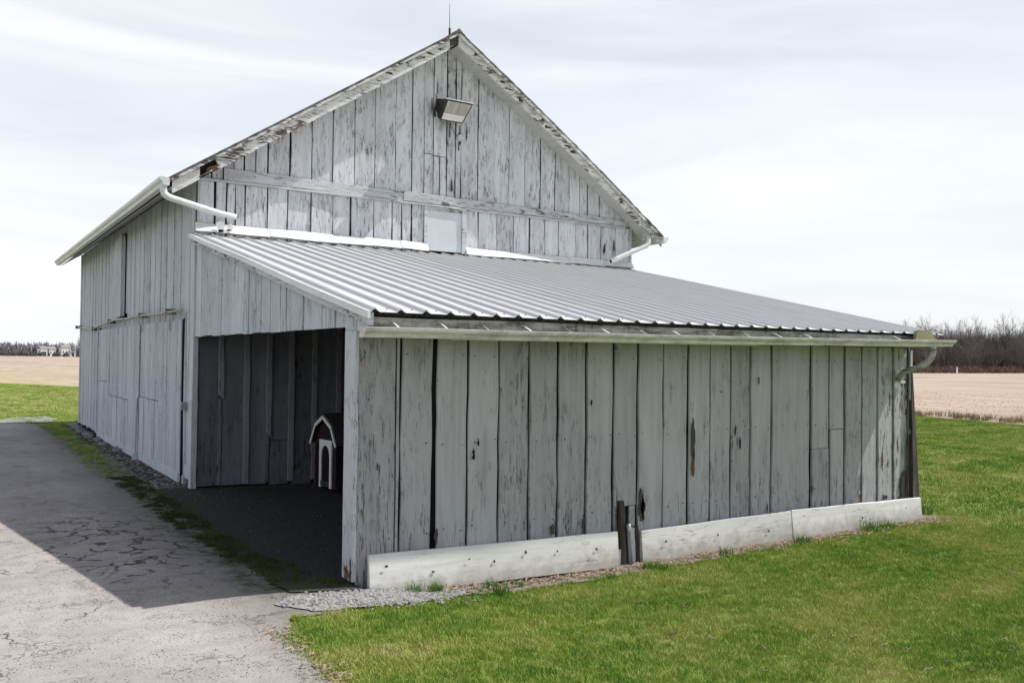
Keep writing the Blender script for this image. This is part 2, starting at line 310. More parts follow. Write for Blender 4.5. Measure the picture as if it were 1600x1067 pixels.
# ------------------------------------------------------------------ mesh helpers
def obj(name, verts, faces, mat, parent=None, smooth=False, kind=None, fix=True):
    me = bpy.data.meshes.new(name); me.from_pydata([tuple(v) for v in verts], [], faces)
    if fix:
        bm = bmesh.new(); bm.from_mesh(me); bmesh.ops.recalc_face_normals(bm, faces=bm.faces); bm.to_mesh(me); bm.free()
    if smooth: me.polygons.foreach_set('use_smooth', [True]*len(me.polygons))
    me.materials.append(mat)
    o = bpy.data.objects.new(name, me); COL.objects.link(o)
    if parent: o.parent = parent
    if kind: o['kind'] = kind
    return o
def empty(name, loc, label, cat, group=None, rz=0):
    o = bpy.data.objects.new(name, None); COL.objects.link(o); o.location = loc; o.rotation_euler = (0, 0, rz)
    o['label'] = label; o['category'] = cat
    if group: o['group'] = group
    return o
class MB:
    def __init__(s): s.v = []; s.f = []
    def add(s, v, f): n = len(s.v); s.v += [tuple(q) for q in v]; s.f += [tuple(i+n for i in q) for q in f]
    def box(s, a, b):
        (x0, y0, z0), (x1, y1, z1) = a, b
        s.add([(x0, y0, z0), (x1, y0, z0), (x1, y1, z0), (x0, y1, z0), (x0, y0, z1), (x1, y0, z1), (x1, y1, z1), (x0, y1, z1)],
              [(0, 3, 2, 1), (4, 5, 6, 7), (0, 1, 5, 4), (1, 2, 6, 5), (2, 3, 7, 6), (3, 0, 4, 7)])
    def hexa(s, p): s.add(p, [(0, 3, 2, 1), (4, 5, 6, 7), (0, 1, 5, 4), (1, 2, 6, 5), (2, 3, 7, 6), (3, 0, 4, 7)])
    def tube(s, path, rad, n=8, cap=True, sq=1.):
        path = [Vector(p) for p in path]; k = len(path)
        if not hasattr(rad, '__len__'): rad = [rad]*k
        vs = []; prev = None
        for i, p in enumerate(path):
            d = (path[min(i+1, k-1)] - path[max(i-1, 0)]).normalized()
            a = d.cross(Vector((0, 0, 1))) if abs(d.z) < .95 else d.cross(Vector((0, 1, 0)))
            if prev is not None:
                a = prev - d*prev.dot(d)
            a.normalize(); prev = a; b = d.cross(a)
            for j in range(n):
                th = 2*math.pi*(j+.5)/n; vs.append(p + (a*math.cos(th) + b*math.sin(th)*sq)*rad[i])
        fs = [(i*n+j, i*n+(j+1) % n, (i+1)*n+(j+1) % n, (i+1)*n+j) for i in range(k-1) for j in range(n)]
        if cap: fs += [tuple(range(n)), tuple(range((k-1)*n, k*n))]
        s.add(vs, fs)
    def build(s, name, mat, parent=None, **k): return obj(name, s.v, s.f, mat, parent, **k)

PL = {'F': lambda o: (lambda u, d, z: (u, o-d, z)), 'L': lambda o: (lambda u, d, z: (o-d, u, z)), 'R': lambda o: (lambda u, d, z: (o+d, u, z)), 'B': lambda o: (lambda u, d, z: (u, o+d, z))}
def board(P, u0, u1, z0, z1, mat, parent, d=0., th=.022, tilt=0., wob=.003, name='board', rows=None, lean=0., ragged=0.):
    """a vertical board with chamfered, slightly wandering edges; z0/z1 a number or a pair (left, right)"""
    z0 = z0 if hasattr(z0, '__len__') else (z0, z0); z1 = z1 if hasattr(z1, '__len__') else (z1, z1)
    n = rows or max(3, min(14, int((max(z1)-min(z0))/.22)+1)); ch = .003
    s = R()*100; vs = []; bow = U(-.004, .004)
    for i in range(n):
        k = i/(n-1); fl = z0[0]*(1-k)+z1[0]*k; fr = z0[1]*(1-k)+z1[1]*k
        el = noise.noise(Vector((s, fl*2.3, 0)))*wob*2; er = noise.noise(Vector((s+9, fr*2.3, 0)))*wob*2
        a = u0+el+lean*k; b = u1+er+lean*k; q = bow*math.sin(k*math.pi)
        if i == 0 and ragged: fl += U(-ragged, ragged); fr += U(-ragged, ragged)
        dl = d+q+tilt/2; dr = d+q-tilt/2; fa = fl; fb = fr
        for (u, dd, z) in ((a, d-th, fa), (a, dl-ch, fa), (a+ch, dl, fa), (b-ch, dr, fb), (b, dr-ch, fb), (b, d-th, fb)): vs.append(P(u, dd, z))
    fs = [(i*6+j, i*6+(j+1) % 6, (i+1)*6+(j+1) % 6, (i+1)*6+j) for i in range(n-1) for j in range(6)]
    fs += [tuple(range(6)), tuple(range((n-1)*6, n*6))]
    return obj(name, vs, fs, mat, parent)
def hboard(P, u0, u1, z0, z1, mat, parent, d=0., th=.025, name='plank', wob=.004, n=10, dbot=0.):
    """a lying plank; z0/z1 bottom/top, number or pair (at u0, at u1); dbot kicks the foot out"""
    z0 = z0 if hasattr(z0, '__len__') else (z0, z0); z1 = z1 if hasattr(z1, '__len__') else (z1, z1)
    s = R()*100; vs = []; ch = .004
    for i in range(n):
        k = i/(n-1); u = u0*(1-k)+u1*k; b = z0[0]*(1-k)+z0[1]*k + noise.noise(Vector((s, u*1.7, 0)))*wob; t = z1[0]*(1-k)+z1[1]*k + noise.noise(Vector((s+5, u*1.7, 0)))*wob
        q = noise.noise(Vector((s+7, u*.7, 0)))*.012
        for dd, z in ((d-th, b), (d+dbot+q-ch, b), (d+dbot+q, b+ch), (d+q, t-ch), (d+q-ch, t), (d-th, t)): vs.append(P(u, dd, z))
    fs = [(i*6+j, i*6+(j+1) % 6, (i+1)*6+(j+1) % 6, (i+1)*6+j) for i in range(n-1) for j in range(6)]
    fs += [tuple(range(6)), tuple(range((n-1)*6, n*6))]
    return obj(name, vs, fs, mat, parent)
def patch(P, u, z, du, dz, d, mat, parent, name='bare_patch', n=18):
    """a ragged area where the paint and top wood are gone"""
    vs = []; s = R()*50
    for j in range(n):
        a = 2*math.pi*j/n; r = 1+noise.noise(Vector((s, math.cos(a)*1.5, math.sin(a)*1.5)))*.9 + U(-.18, .18)
        vs.append((u+math.cos(a)*du*r/2, z+math.sin(a)*dz*r/2))
    V = [P(a, d, b) for a, b in vs] + [P(a, d-.004, b) for a, b in vs]
    return obj(name, V, [tuple(range(n)), tuple(range(n, 2*n))[::-1]]+[(j, (j+1) % n, n+(j+1) % n, n+j) for j in range(n)], mat, parent)

# ------------------------------------------------------------------ ground
def ss(a, b, x): t = max(0, min(1, (x-a)/(b-a))); return t*t*(3-2*t)
def H(x, y):
    front = ss(2.5, -4.5, y)
    return -.22*ss(-1.3, 1.9, x)*front - .28*ss(4, 24, x)*(1-front) - .06*ss(6, 24, x)*front
def dens(poly, step, jit=0., seed=0.):
    out = []
    for i, p in enumerate(poly):
        q = poly[(i+1) % len(poly)]; a = Vector(p); b = Vector(q); l = (b-a).length; n = max(1, int(l/step))
        for k in range(n):
            c = a.lerp(b, k/n)
            if jit: c = c + Vector((noise.noise(Vector((c.x*3, c.y*3, seed))), noise.noise(Vector((c.x*3, c.y*3, seed+9)))))*jit + Vector((noise.noise(Vector((c.x*14, c.y*14, seed))), noise.noise(Vector((c.x*14, c.y*14, seed+9)))))*jit*.4
            out.append(c)
    return out
def inside(p, poly):
    c = False; x, y = p
    for i in range(len(poly)):
        x1, y1 = poly[i]; x2, y2 = poly[i-1]
        if (y1 > y) != (y2 > y) and x < (x2-x1)*(y-y1)/(y2-y1)+x1: c = not c
    return c
def sheet(name, poly, zoff, mat, step=.5, jit=0., pts=(), kind='structure', edge=None, rough=0.):
    b = dens(poly, edge or step, jit, len(name)); bp = [tuple(q) for q in b]
    v = list(b); xs = [q.x for q in b]; ys = [q.y for q in b]
    x0 = math.floor(max(min(xs), -12)/step)*step; x1 = min(max(xs), 28); y0 = math.floor(max(min(ys), -16)/step)*step; y1 = min(max(ys), 24)
    x = x0
    while x <= x1:
        y = y0
        while y <= y1:
            if inside((x, y), bp): v.append(Vector((x, y)))
            y += step
        x += step
    v += [Vector(p) for p in pts if inside(p, bp)]
    n = len(b); r = delaunay_2d_cdt(v, [(i, (i+1) % n) for i in range(n)], [list(range(n))], 1, 1e-5)
    vs = [(q.x, q.y, H(q.x, q.y)+zoff+(rough*noise.noise(Vector((q.x*5, q.y*5, 3))) if rough else 0)) for q in r[0]]
    o = obj(name, vs, [tuple(f) for f in r[2]], mat, fix=False)
    # face up
    me = o.data; bm = bmesh.new(); bm.from_mesh(me)
    for f in bm.faces:
        f.normal_update()
        if f.normal.z < 0: f.normal_flip()
        f.smooth = True
    bm.to_mesh(me); bm.free()
    if kind: o['kind'] = kind
    return o
sheet('field', [(-1800, -600), (2500, -600), (2500, 3500), (-1800, 3500)], -.03, M['field'], 1.0, edge=300)
LAWN = [(-60, -60), (26.5, -60), (27.6, -10), (28.4, 3.3), (29.3, 8), (29, 20), (22, 31), (10, 36), (3.3, 40.2), (0, 47.8), (-6, 52), (-20, 56), (-60, 60)]
sheet('lawn', LAWN, 0, M['lawn'], .25, .25, edge=1.5)
WEED = [(26.7, -60), (27.9, -10), (28.5, 3.3), (29.4, 8), (29.2, 20), (22.2, 31), (22.9, 31.5), (30.2, 20.3), (30.9, 8), (30.2, 3.3), (29.5, -10), (28.5, -60)]
sheet('verge', WEED, .008, M['litter'], 1.0, .3, edge=.7)
DRIVE = [(-6.2, -30), (-1.15, -30), (-1.05, -8.2), (-1.02, -7.45), (-.97, -6.85), (-.84, -6.5), (-.45, -6.42), (-.15, -6.2), (-.1, -5.7), (-.3, -5.3), (-.45, -1.2), (-.35, 3.8), (-.45, 9), (-.75, 12.6), (-1.1, 13.4), (-6.2, 13.6)]
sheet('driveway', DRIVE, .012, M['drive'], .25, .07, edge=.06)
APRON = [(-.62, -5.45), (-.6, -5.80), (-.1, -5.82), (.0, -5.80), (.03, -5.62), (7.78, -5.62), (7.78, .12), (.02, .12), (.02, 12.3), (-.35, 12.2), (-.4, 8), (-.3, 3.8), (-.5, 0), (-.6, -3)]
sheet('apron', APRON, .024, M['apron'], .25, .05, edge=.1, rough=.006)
sheet('gravel_patch', [(-.66, -5.85), (-.80, -6.1), (-.62, -6.36), (-.2, -6.38), (.3, -6.25), (.8, -6.10), (.9, -5.9), (.1, -5.84)], .020, M['gravel'], .1, .09, edge=.04, rough=.002)
sheet('gravel_spot', [(-1.75, 13.5), (-.55, 13.4), (-.2, 14.6), (-.45, 15.9), (-1.2, 15.7), (-1.8, 14.8)], .016, M['gravel'], .3, .12, edge=.1)
sheet('soil_strip', [(.5, -5.78), (.5, -6.13), (1.6, -6.08), (3.4, -6.04), (5, -5.98), (6.4, -5.92), (7.6, -5.88), (8.0, -5.98), (8.35, -5.75), (8.15, -5.45), (7.9, -5.3), (7.9, -5.74)], .012, M['soil'], .1, .05, edge=.08, rough=.004)

# ------------------------------------------------------------------ scattered cover
def tuft(name, n, hgt, wid, spread, mat, lean=.6, seed=0):
    rr = random.Random(seed); v = []; f = []
    for i in range(n):
        a = rr.uniform(0, 6.283); r = spread*math.sqrt(rr.random()); x, y = r*math.cos(a), r*math.sin(a); h = hgt*rr.uniform(.45, 1.1)
        la = rr.uniform(0, 6.283); l = h*lean*rr.uniform(.2, 1.1); wa = rr.uniform(0, 3.14); wx, wy = math.cos(wa)*wid/2, math.sin(wa)*wid/2
        mx_, my_ = x+math.cos(la)*l*.35, y+math.sin(la)*l*.35; k = len(v)
        v += [(x-wx, y-wy, -.005), (x+wx, y+wy, -.005), (mx_+wx*.7, my_+wy*.7, h*.6), (mx_-wx*.7, my_-wy*.7, h*.6), (x+math.cos(la)*l, y+math.sin(la)*l, h)]
        f += [(k, k+1, k+2, k+3), (k+3, k+2, k+4)]
    me = bpy.data.meshes.new(name); me.from_pydata(v, [], f); me.materials.append(mat); return bpy.data.objects.new(name, me)
def scatter(name, poly, tufts, density, mat, zoff=.0, step=1., smin=.6, smax=1.3, seed=0, nscale=0., nlo=.4, nhi=.6, label=None, edge=None, jit=0., tilt=.15):
    o = sheet(name, poly, zoff, mat, step, jit, kind='stuff', edge=edge)
    c = bpy.data.collections.new(name+' source')
    for t in tufts: c.objects.link(t)
    g = bpy.data.node_groups.new(name+' scatter', 'GeometryNodeTree')
    g.interface.new_socket('Geometry', in_out='INPUT', socket_type='NodeSocketGeometry'); g.interface.new_socket('Geometry', in_out='OUTPUT', socket_type='NodeSocketGeometry')
    i = g.nodes.new('NodeGroupInput'); ou = g.nodes.new('NodeGroupOutput'); d = g.nodes.new('GeometryNodeDistributePointsOnFaces'); ip = g.nodes.new('GeometryNodeInstanceOnPoints')
    ci = g.nodes.new('GeometryNodeCollectionInfo'); ci.inputs['Collection'].default_value = c; ci.inputs['Separate Children'].default_value = True; ci.inputs['Reset Children'].default_value = True
    d.inputs['Density'].default_value = density; d.inputs['Seed'].default_value = seed
    if nscale:
        nn = g.nodes.new('ShaderNodeTexNoise'); nn.inputs['Scale'].default_value = nscale; nn.inputs['Detail'].default_value = 4
        mr = g.nodes.new('ShaderNodeMapRange'); mr.inputs['From Min'].default_value = nlo; mr.inputs['From Max'].default_value = nhi; mr.inputs['To Max'].default_value = density
        po = g.nodes.new('GeometryNodeInputPosition'); g.links.new(po.outputs[0], nn.inputs['Vector']); g.links.new(nn.outputs[0], mr.inputs['Value']); g.links.new(mr.outputs[0], d.inputs['Density'])
    ip.inputs['Pick Instance'].default_value = True
    rv = g.nodes.new('FunctionNodeRandomValue'); rv.data_type = 'FLOAT_VECTOR'; rv.inputs[0].default_value = (-tilt, -tilt, 0); rv.inputs[1].default_value = (tilt, tilt, 6.283)
    rs = g.nodes.new('FunctionNodeRandomValue'); rs.data_type = 'FLOAT'; rs.inputs[2].default_value = smin; rs.inputs[3].default_value = smax
    g.links.new(i.outputs[0], d.inputs['Mesh']); g.links.new(d.outputs['Points'], ip.inputs['Points']); g.links.new(ci.outputs[0], ip.inputs['Instance'])
    g.links.new(rv.outputs[0], ip.inputs['Rotation']); g.links.new(rs.outputs[1], ip.inputs['Scale']); g.links.new(ip.outputs[0], ou.inputs[0])
    md = o.modifiers.new('scatter', 'NODES'); md.node_group = g
    if label: o['label'] = label; o['category'] = 'ground cover'
    return o
gt = [tuft('blades', 26, .045, .0045, .075, M['grass'], .9, s) for s in range(5)]
lt = [tuft('blades', 60, .13, .006, .07, M['lush'], .7, s+20) for s in range(4)]
mt = [tuft('moss_blades', 30, .022, .006, .05, M['moss'], 1., s+40) for s in range(3)]
wt = [tuft('weed_blades', 34, .22, .012, .16, M['weed'], .8, s+60) for s in range(4)]
ct = [tuft('coarse_blades', 26, .045, .009, .15, M['grass'], .9, s+70) for s in range(4)]
NEAR = [(-1.14, -8.6), (-1.03, -6.92), (-.82, -6.46), (-.45, -6.38), (-.05, -6.35), (.4, -6.28), (1.0, -6.10), (2.2, -6.03), (3.8, -5.99), (5.2, -5.93), (6.6, -5.87), (8.1, -5.9), (8.6, -5.55), (9.6, -3.2), (7.6, -8), (2.5, -10.5), (-1.0, -10.5)]
scatter('lawn_grass', NEAR, gt, 520, M['lawn'], .004, .25, smin=.4, smax=1.0, seed=1, label='short spring grass mixed with straw in front of the skirt boards', edge=.12, jit=.09)
FARG = [(8.6, -5.6), (9.6, -3.2), (7.6, -8), (16, -6), (28, 3), (28.9, 8), (28.6, 19), (20, 20), (8.2, 2), (8.2, -5.2)]
scatter('mown_grass', FARG, ct, 60, M['lawn'], .003, 1., seed=2, label='mown green grass stretching right of the shed to the field')
LEFTG = [(-9, 13.8), (-1.2, 13.6), (-.7, 12.7), (3, 12.8), (8, 13), (8, 38), (3, 40), (0, 46), (-9, 50)]
scatter('back_grass', LEFTG, ct, 18, M['lawn'], .003, 1., seed=3, label='yellowish grass beyond the far end of the barn')
scatter('weeds', WEED[1:-1], wt, 7, M['soil'], .01, 1., seed=4, label='dry olive weeds along the edge of the stubble field')
scatter('edge_grass', [(-.9, 12.4), (-.75, 8), (-.95, 3), (-.85, 1.5), (-.55, 1.5), (-.45, 4), (-.42, 8), (-.35, 12.4)], gt, 300, M['apron'], .02, .3, seed=5, nscale=2.2, nlo=.5, nhi=.66, label='thin shaded grass between the driveway and the barn wall')
scatter('moss', [(-.85, 1.5), (-.8, -3), (-.62, -5.4), (-.2, -5.65), (.1, -5.6), (-.2, -5.2), (-.42, -4), (-.5, 0), (-.5, 1.5)], mt, 420, M['apron'], .024, .2, seed=6, nscale=2.4, nlo=.46, nhi=.6, label='dark green moss strip between driveway and gravel apron')
scatter('skirt_grass', [(.5, -5.84), (.5, -6.2), (3.4, -6.1), (6.4, -5.98), (7.8, -5.95), (8.6, -5.7), (8.3, -5.5), (7.9, -5.86), (6.4, -5.84), (3.4, -5.87)], gt+lt[:1], 150, M['soil'], .006, .2, seed=7, nscale=3.4, nlo=.5, nhi=.66, label='patchy grass sprouting along the foot of the white skirt boards', smin=.5, smax=1.1)
# tufts one can tell apart, at the foot of the skirt boards
def tuft_thing(x, y, s, label, mat='lush', seed=0, n=110):
    t = tuft('grass_tuft', n, .13, .006, .09, M[mat], .75, seed); COL.objects.link(t); t.location = (x, y, H(x, y)); t.scale = (s, s, s)
    t['label'] = label; t['category'] = 'grass tuft'
tuft_thing(.42, -5.95, .8, 'leftmost bright grass tuft against the skirt board beside the gravel', seed=1)
tuft_thing(.62, -5.93, .65, 'small grass tuft just right of the leftmost one at the skirt board', seed=2)
tuft_thing(1.18, -5.93, .75, 'yellow-green grass tuft below the middle of the left skirt board', seed=3)
tuft_thing(1.45, -5.95, .6, 'low dark grass tuft right of the yellow-green one on the litter strip', seed=4)
tuft_thing(2.95, -6.02, .8, 'grass tuft below the broken post gap between skirt boards', seed=5)
tuft_thing(3.05, -6.1, .7, 'low grass tuft in front of the broken post gap', seed=9)
tuft_thing(5.25, -6.0, 1.0, 'grass tuft below the joint of the two right skirt boards', seed=6)
tuft_thing(6.55, -5.95, 1.3, 'tall bright grass tuft against the sunlit skirt board', seed=7)
tuft_thing(6.9, -5.95, 1.05, 'bright grass tuft right of the tall one at the sunlit skirt board', seed=10)
tuft_thing(8.3, -5.55, 1.3, 'mossy mound of grass by the right end of the skirt boards', seed=8)
tuft_thing(-.22, -5.72, .5, 'yellow moss clump in the shade at the foot of the white post', 'moss', seed=11)
tuft_thing(-.80, -6.52, .42, 'yellowish low clump where lawn meets the cracked driveway', 'grass', seed=12, n=300)

def pebbles(name, n, place, r0, r1, mat, label, seed, flat=.6):
    rr = random.Random(seed); B = MB(); ph = (1+5**.5)/2
    ico = [(-1, ph, 0), (1, ph, 0), (-1, -ph, 0), (1, -ph, 0), (0, -1, ph), (0, 1, ph), (0, -1, -ph), (0, 1, -ph), (ph, 0, -1), (ph, 0, 1), (-ph, 0, -1), (-ph, 0, 1)]
    fc = [(0, 11, 5), (0, 5, 1), (0, 1, 7), (0, 7, 10), (0, 10, 11), (1, 5, 9), (5, 11, 4), (11, 10, 2), (10, 7, 6), (7, 1, 8), (3, 9, 4), (3, 4, 2), (3, 2, 6), (3, 6, 8), (3, 8, 9), (4, 9, 5), (2, 4, 11), (6, 2, 10), (8, 6, 7), (9, 8, 1)]
    for i in range(n):
        x, y = place(rr); r = rr.uniform(r0, r1)*.53; a = rr.uniform(0, 6.3); c, s = math.cos(a), math.sin(a); sx_ = rr.uniform(.7, 1.4); z = H(x, y)+.020+r*flat*.3
        B.add([(x+(p[0]*sx_*c-p[1]*s)*r*rr.uniform(.8, 1.15), y+(p[0]*sx_*s+p[1]*c)*r, z+p[2]*r*flat) for p in ico], fc)
    o = B.build(name, mat, kind='stuff'); o['label'] = label; o['category'] = 'ground cover'; return o
def in_gravel(rr):
    while True:
        x, y = rr.gauss(.02, .30), rr.gauss(-6.08, .11)
        if -.8 < x < 1.0 and -6.5 < y < -5.84 and noise.noise(Vector((x*5, y*5, 2))) > -.3: return x, y
pebbles('gravel', 2600, in_gravel, .005, .021, M['gravel'], 'pale broken gravel at the near corner of the shed', 3)
pebbles('loose_stones', 700, lambda rr: (rr.uniform(-.45, -.03), rr.uniform(0, 1)**1.3*11+.1), .008, .035, M['stone'], 'dark loose stones along the foot of the side wall', 4)
pebbles('floor_stones', 600, lambda rr: (rr.uniform(-.4, 2.4), -rr.random()**2*5.4), .004, .014, M['stone'], 'scattered pebbles on the dark shed floor', 5)
def chips(name, n, place, l0, l1, mat, label, seed, zo=.02, upright=.3, wid=.25):
    rr = random.Random(seed); B = MB()
    for i in range(n):
        x, y = place(rr); l = rr.uniform(l0, l1); a = rr.uniform(0, 6.3); dz = rr.uniform(0, upright)*l; w = l*wid*rr.uniform(.5, 1.4); z = H(x, y)+zo+rr.uniform(0, .008)
        dx, dy = math.cos(a)*l/2, math.sin(a)*l/2; nx, ny = -math.sin(a)*w/2, math.cos(a)*w/2
        B.add([(x-dx-nx, y-dy-ny, z), (x+dx-nx, y+dy-ny, z+dz), (x+dx+nx*.6, y+dy+ny*.6, z+dz+w*.3), (x-dx+nx, y-dy+ny, z+w*.3), (x, y, z+dz/2+w*.55)], [(0, 1, 4), (1, 2, 4), (2, 3, 4), (3, 0, 4), (0, 3, 2, 1)])
    o = B.build(name, mat, kind='stuff', fix=False); o['label'] = label; o['category'] = 'ground cover'; return o
chips('wood_litter', 2600, lambda rr: (rr.uniform(.5, 8.1), -5.83-abs(rr.gauss(0, .11))), .012, .055, M['litter'], 'tan litter of chips along the foot of the skirt boards', 6)
chips('field_stubble', 12000, lambda rr: (30.3+rr.random()**1.6*30, rr.uniform(-10, 30)), .03, .09, M['stubble'], 'broken pale stalks lying on the ploughed field', 7, zo=-.03, upright=.5, wid=.3)
chips('edge_litter', 500, lambda rr: (-1.0+rr.gauss(0, .05), rr.uniform(-9, -6.7)), .01, .05, M['litter'], 'brown bits along the crumbling edge of the driveway', 16)
pebbles('driveway_grit', 1500, lambda rr: (-1.05-rr.random()**1.4*4., rr.uniform(-9.5, -1)), .002, .006, M['gravel'], 'loose grit scattered over the worn driveway', 17)
# twigs and dead leaves on the lawn, one object each

LEAVES = [(1.66, -7.7), (2.01, -8.27), (1.91, -8.4), (2.59, -8.34), (2.48, -8.31), (2.31, -8.33), (2.85, -8.58), (2.81, -8.67), (2.67, -8.34), (2.75, -8.44), (3.67, -9.16), (3.51, -9.21), (3.35, -9.2), (3.7, -9.05), (3.97, -8.35), (5.87, -7.98), (5.05, -6.87), (3.27, -7.78), (3.23, -7.1), (5.76, -7.29), (1.97, -6.95), (2.26, -7.23), (0.77, -7.9), (2.35, -8.86), (2.84, -9.3), (2.61, -9.13), (4.09, -8.88), (1.66, -8.58), (1.83, -7.92), (1.01, -7.42), (5.1, -6.74), (5.37, -7.97), (2.22, -8.32), (3.62, -8.82), (2.89, -8.81), (2.88, -9.1)]
def leaf(seed, l):
    rr = random.Random(seed); v = []; n = 6
    for i in range(n):
        k = i/(n-1)-.5; wd = l*.28*math.cos(k*3)*rr.uniform(.6, 1.1); z = .018+abs(k)*l*rr.uniform(.15, .55); x = k*l; y = math.sin(k*3)*l*.2
        v += [(x, y-wd/2, z+rr.uniform(0, .01)), (x, y, z-.004), (x, y+wd/2, z+rr.uniform(0, .012))]
    f = [(i*3+j, i*3+j+1, i*3+j+4, i*3+j+3) for i in range(n-1) for j in (0, 1)]
    me = bpy.data.meshes.new('dead_leaf'); me.from_pydata(v, [], f); me.materials.append(M['litter']); return me
lm = [leaf(s, .075) for s in range(4)]
for i, (x, y) in enumerate(LEAVES):
    if i % 3 == 1:
        B = MB(); p = [Vector((-.04, 0, .02)), Vector((-.01, .008, .03)), Vector((.02, -.004, .028)), Vector((.05, .006, .04))]; B.tube(p, [.004, .005, .004, .002], 5); B.tube([p[1], p[1]+Vector((.015, .03, .008))], [.003, .001], 4)
        o = B.build('dry_twig', M['litter']); o['label'] = 'short pale dry twig lying in the lawn grass'; o['category'] = 'twig'; o['group'] = 'twigs on the lawn'
    else:
        o = bpy.data.objects.new('dead_leaf', lm[i % 4]); COL.objects.link(o); o['label'] = 'small curled brown dead leaf lying in the lawn grass'; o['category'] = 'leaf'; o['group'] = 'dead leaves on the lawn'
    o.location = (x, y, H(x, y)+.012); o.rotation_euler = (U(-.2, .2), U(-.2, .2), R()*6.28); s = U(.55, 1.15); o.scale = (s, s, s)

# ------------------------------------------------------------------ the barn
barn = bpy.data.objects.new('barn', None); COL.objects.link(barn)
barn['label'] = 'weathered white board barn with a lean-to shed under a ribbed metal roof'; barn['category'] = 'barn'
F = PL['F']; LW = PL['L']
W, D, LE = 7.82, 12.06, 5.7
AX, AZ, SL = 3.90, 7.05, .66
top = lambda x: AZ-SL*abs(x-AX) + (.05*math.sin(math.pi*min(1, max(0, (x-AX)/4.4))) if x > AX else 0)
lt = lambda y: 3.50+.2138*y            # lean-to roof line

# --- gable wall
g = MB()
g.add([(.03, .05, -.3), (W-.03, .05, -.3), (W-.03, .05, top(W)-.24), (AX, .05, AZ-.25), (.03, .05, top(0)-.24), (.03, .08, -.3), (W-.03, .08, -.3), (W-.03, .08, top(W)-.24), (AX, .08, AZ-.25), (.03, .08, top(0)-.24)],
      [(0, 1, 2, 3, 4), (5, 6, 7, 8, 9), (0, 1, 6, 5), (1, 2, 7, 6), (2, 3, 8, 7), (3, 4, 9, 8), (4, 0, 5, 9)])
gw = g.build('gable_wall', M['dark'], barn)
GU = [.04, .20, .36, .5, .65, .81, .99, 1.32, 1.64, 1.97, 2.32, 2.65, 3.0, 3.29, 3.5, 3.67, 3.92, 4.08, 4.18, 4.51, 4.81, 5.12, 5.44, 5.78, 6.09, 6.4, 6.63, 6.82, 7.09, 7.46, 7.80]
for i in range(len(GU)-1):
    a, b = GU[i], GU[i+1]; gap = U(.010, .028); dd = (i % 2)*.008+U(0, .007)
    z1 = (top(a)-.17, top(b)-.17); th = .02
    if a <= AX < b: z1 = (top(a)-.17, top(b)-.17)
    low = 4.30
    if i == 14:   # spliced board under the lamp
        board(F(0), a, b-gap, 5.105, z1, M['gable'], gw, dd); board(F(0), a, b-gap, low, 5.09, M['gable'], gw, dd+.01, tilt=.006); continue
    if i == 15:
        board(F(0), a, b-gap, 5.09, z1, M['gable'], gw, dd); board(F(0), a, a+.10, low, 5.075, M['gable'], gw, dd-.004); board(F(0), a+.12, b-gap, low+.02, 5.08, M['gable'], gw, dd); continue
    board(F(0), a, b-gap, low, z1, M['gable'], gw, dd, tilt=U(-.014, .014), wob=.006)
GL = [.02, .25, .41, .53, .67, .99, 1.29, 1.64, 1.98, 2.27, 2.65, 2.96, 3.13, 3.3, 3.52, 4.28, 4.53, 4.89, 5.22, 5.56, 5.88, 6.17, 6.54, 6.83, 7.14, 7.47, 7.81]
for i in range(len(GL)-1):
    a, b = GL[i], GL[i+1]
    if i == 14: continue
    gap = U(.010, .030)
    board(F(0), a, b-gap, 3.46, 4.265+U(-.004, .006), M['gable'], gw, (i % 2)*.010+U(0, .010), tilt=U(-.014, .014), wob=.006)
# inner (lower) wall seen inside the lean-to
IN = [(.05, .34), (.39, .70), (.75, 1.02), (1.06, 1.35), (1.40, 1.70), (1.75, 2.08), (2.13, 2.45), (2.5, 2.85), (2.9, 3.2), (3.25, 3.6), (3.65, 4.0), (4.05, 4.4), (4.45, 4.8), (4.85, 5.2), (5.25, 5.6), (5.65, 6.0), (6.05, 6.4), (6.45, 6.8), (6.85, 7.2), (7.25, 7.75)]
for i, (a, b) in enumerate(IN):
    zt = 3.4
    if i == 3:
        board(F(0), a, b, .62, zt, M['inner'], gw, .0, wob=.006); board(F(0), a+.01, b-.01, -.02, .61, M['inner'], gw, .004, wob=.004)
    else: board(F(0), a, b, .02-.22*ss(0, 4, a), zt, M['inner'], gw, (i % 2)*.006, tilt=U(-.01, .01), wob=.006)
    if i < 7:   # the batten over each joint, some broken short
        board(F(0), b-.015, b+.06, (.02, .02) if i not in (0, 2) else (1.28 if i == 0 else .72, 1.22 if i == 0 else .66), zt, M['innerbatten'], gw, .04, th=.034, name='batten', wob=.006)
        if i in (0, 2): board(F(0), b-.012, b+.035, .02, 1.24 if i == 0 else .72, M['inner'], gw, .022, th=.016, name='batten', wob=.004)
# ledge and trim planks across the gable
hboard(F(0), .02, 7.66, 4.255, 4.285, M['band'], gw, .062, .05, 'ledge', n=26, wob=.006)
hboard(F(0), .35, 3.12, (4.292, 4.292), (4.455, 4.43), M['band'], gw, .05, .026, 'trim_plank', n=16, wob=.008)
hboard(F(0), 3.125, 7.72, (4.290, 4.292), (4.445, 4.40), M['band'], gw, .056, .028, 'trim_plank', n=20, wob=.008)
board(F(0), .0, .035, 3.52, 4.25, M['band'], gw, .034, .02, name='corner_trim')
board(F(0), 7.775, 7.835, 3.45, 4.28, M['gable'], gw, .035, .03, name='corner_trim')
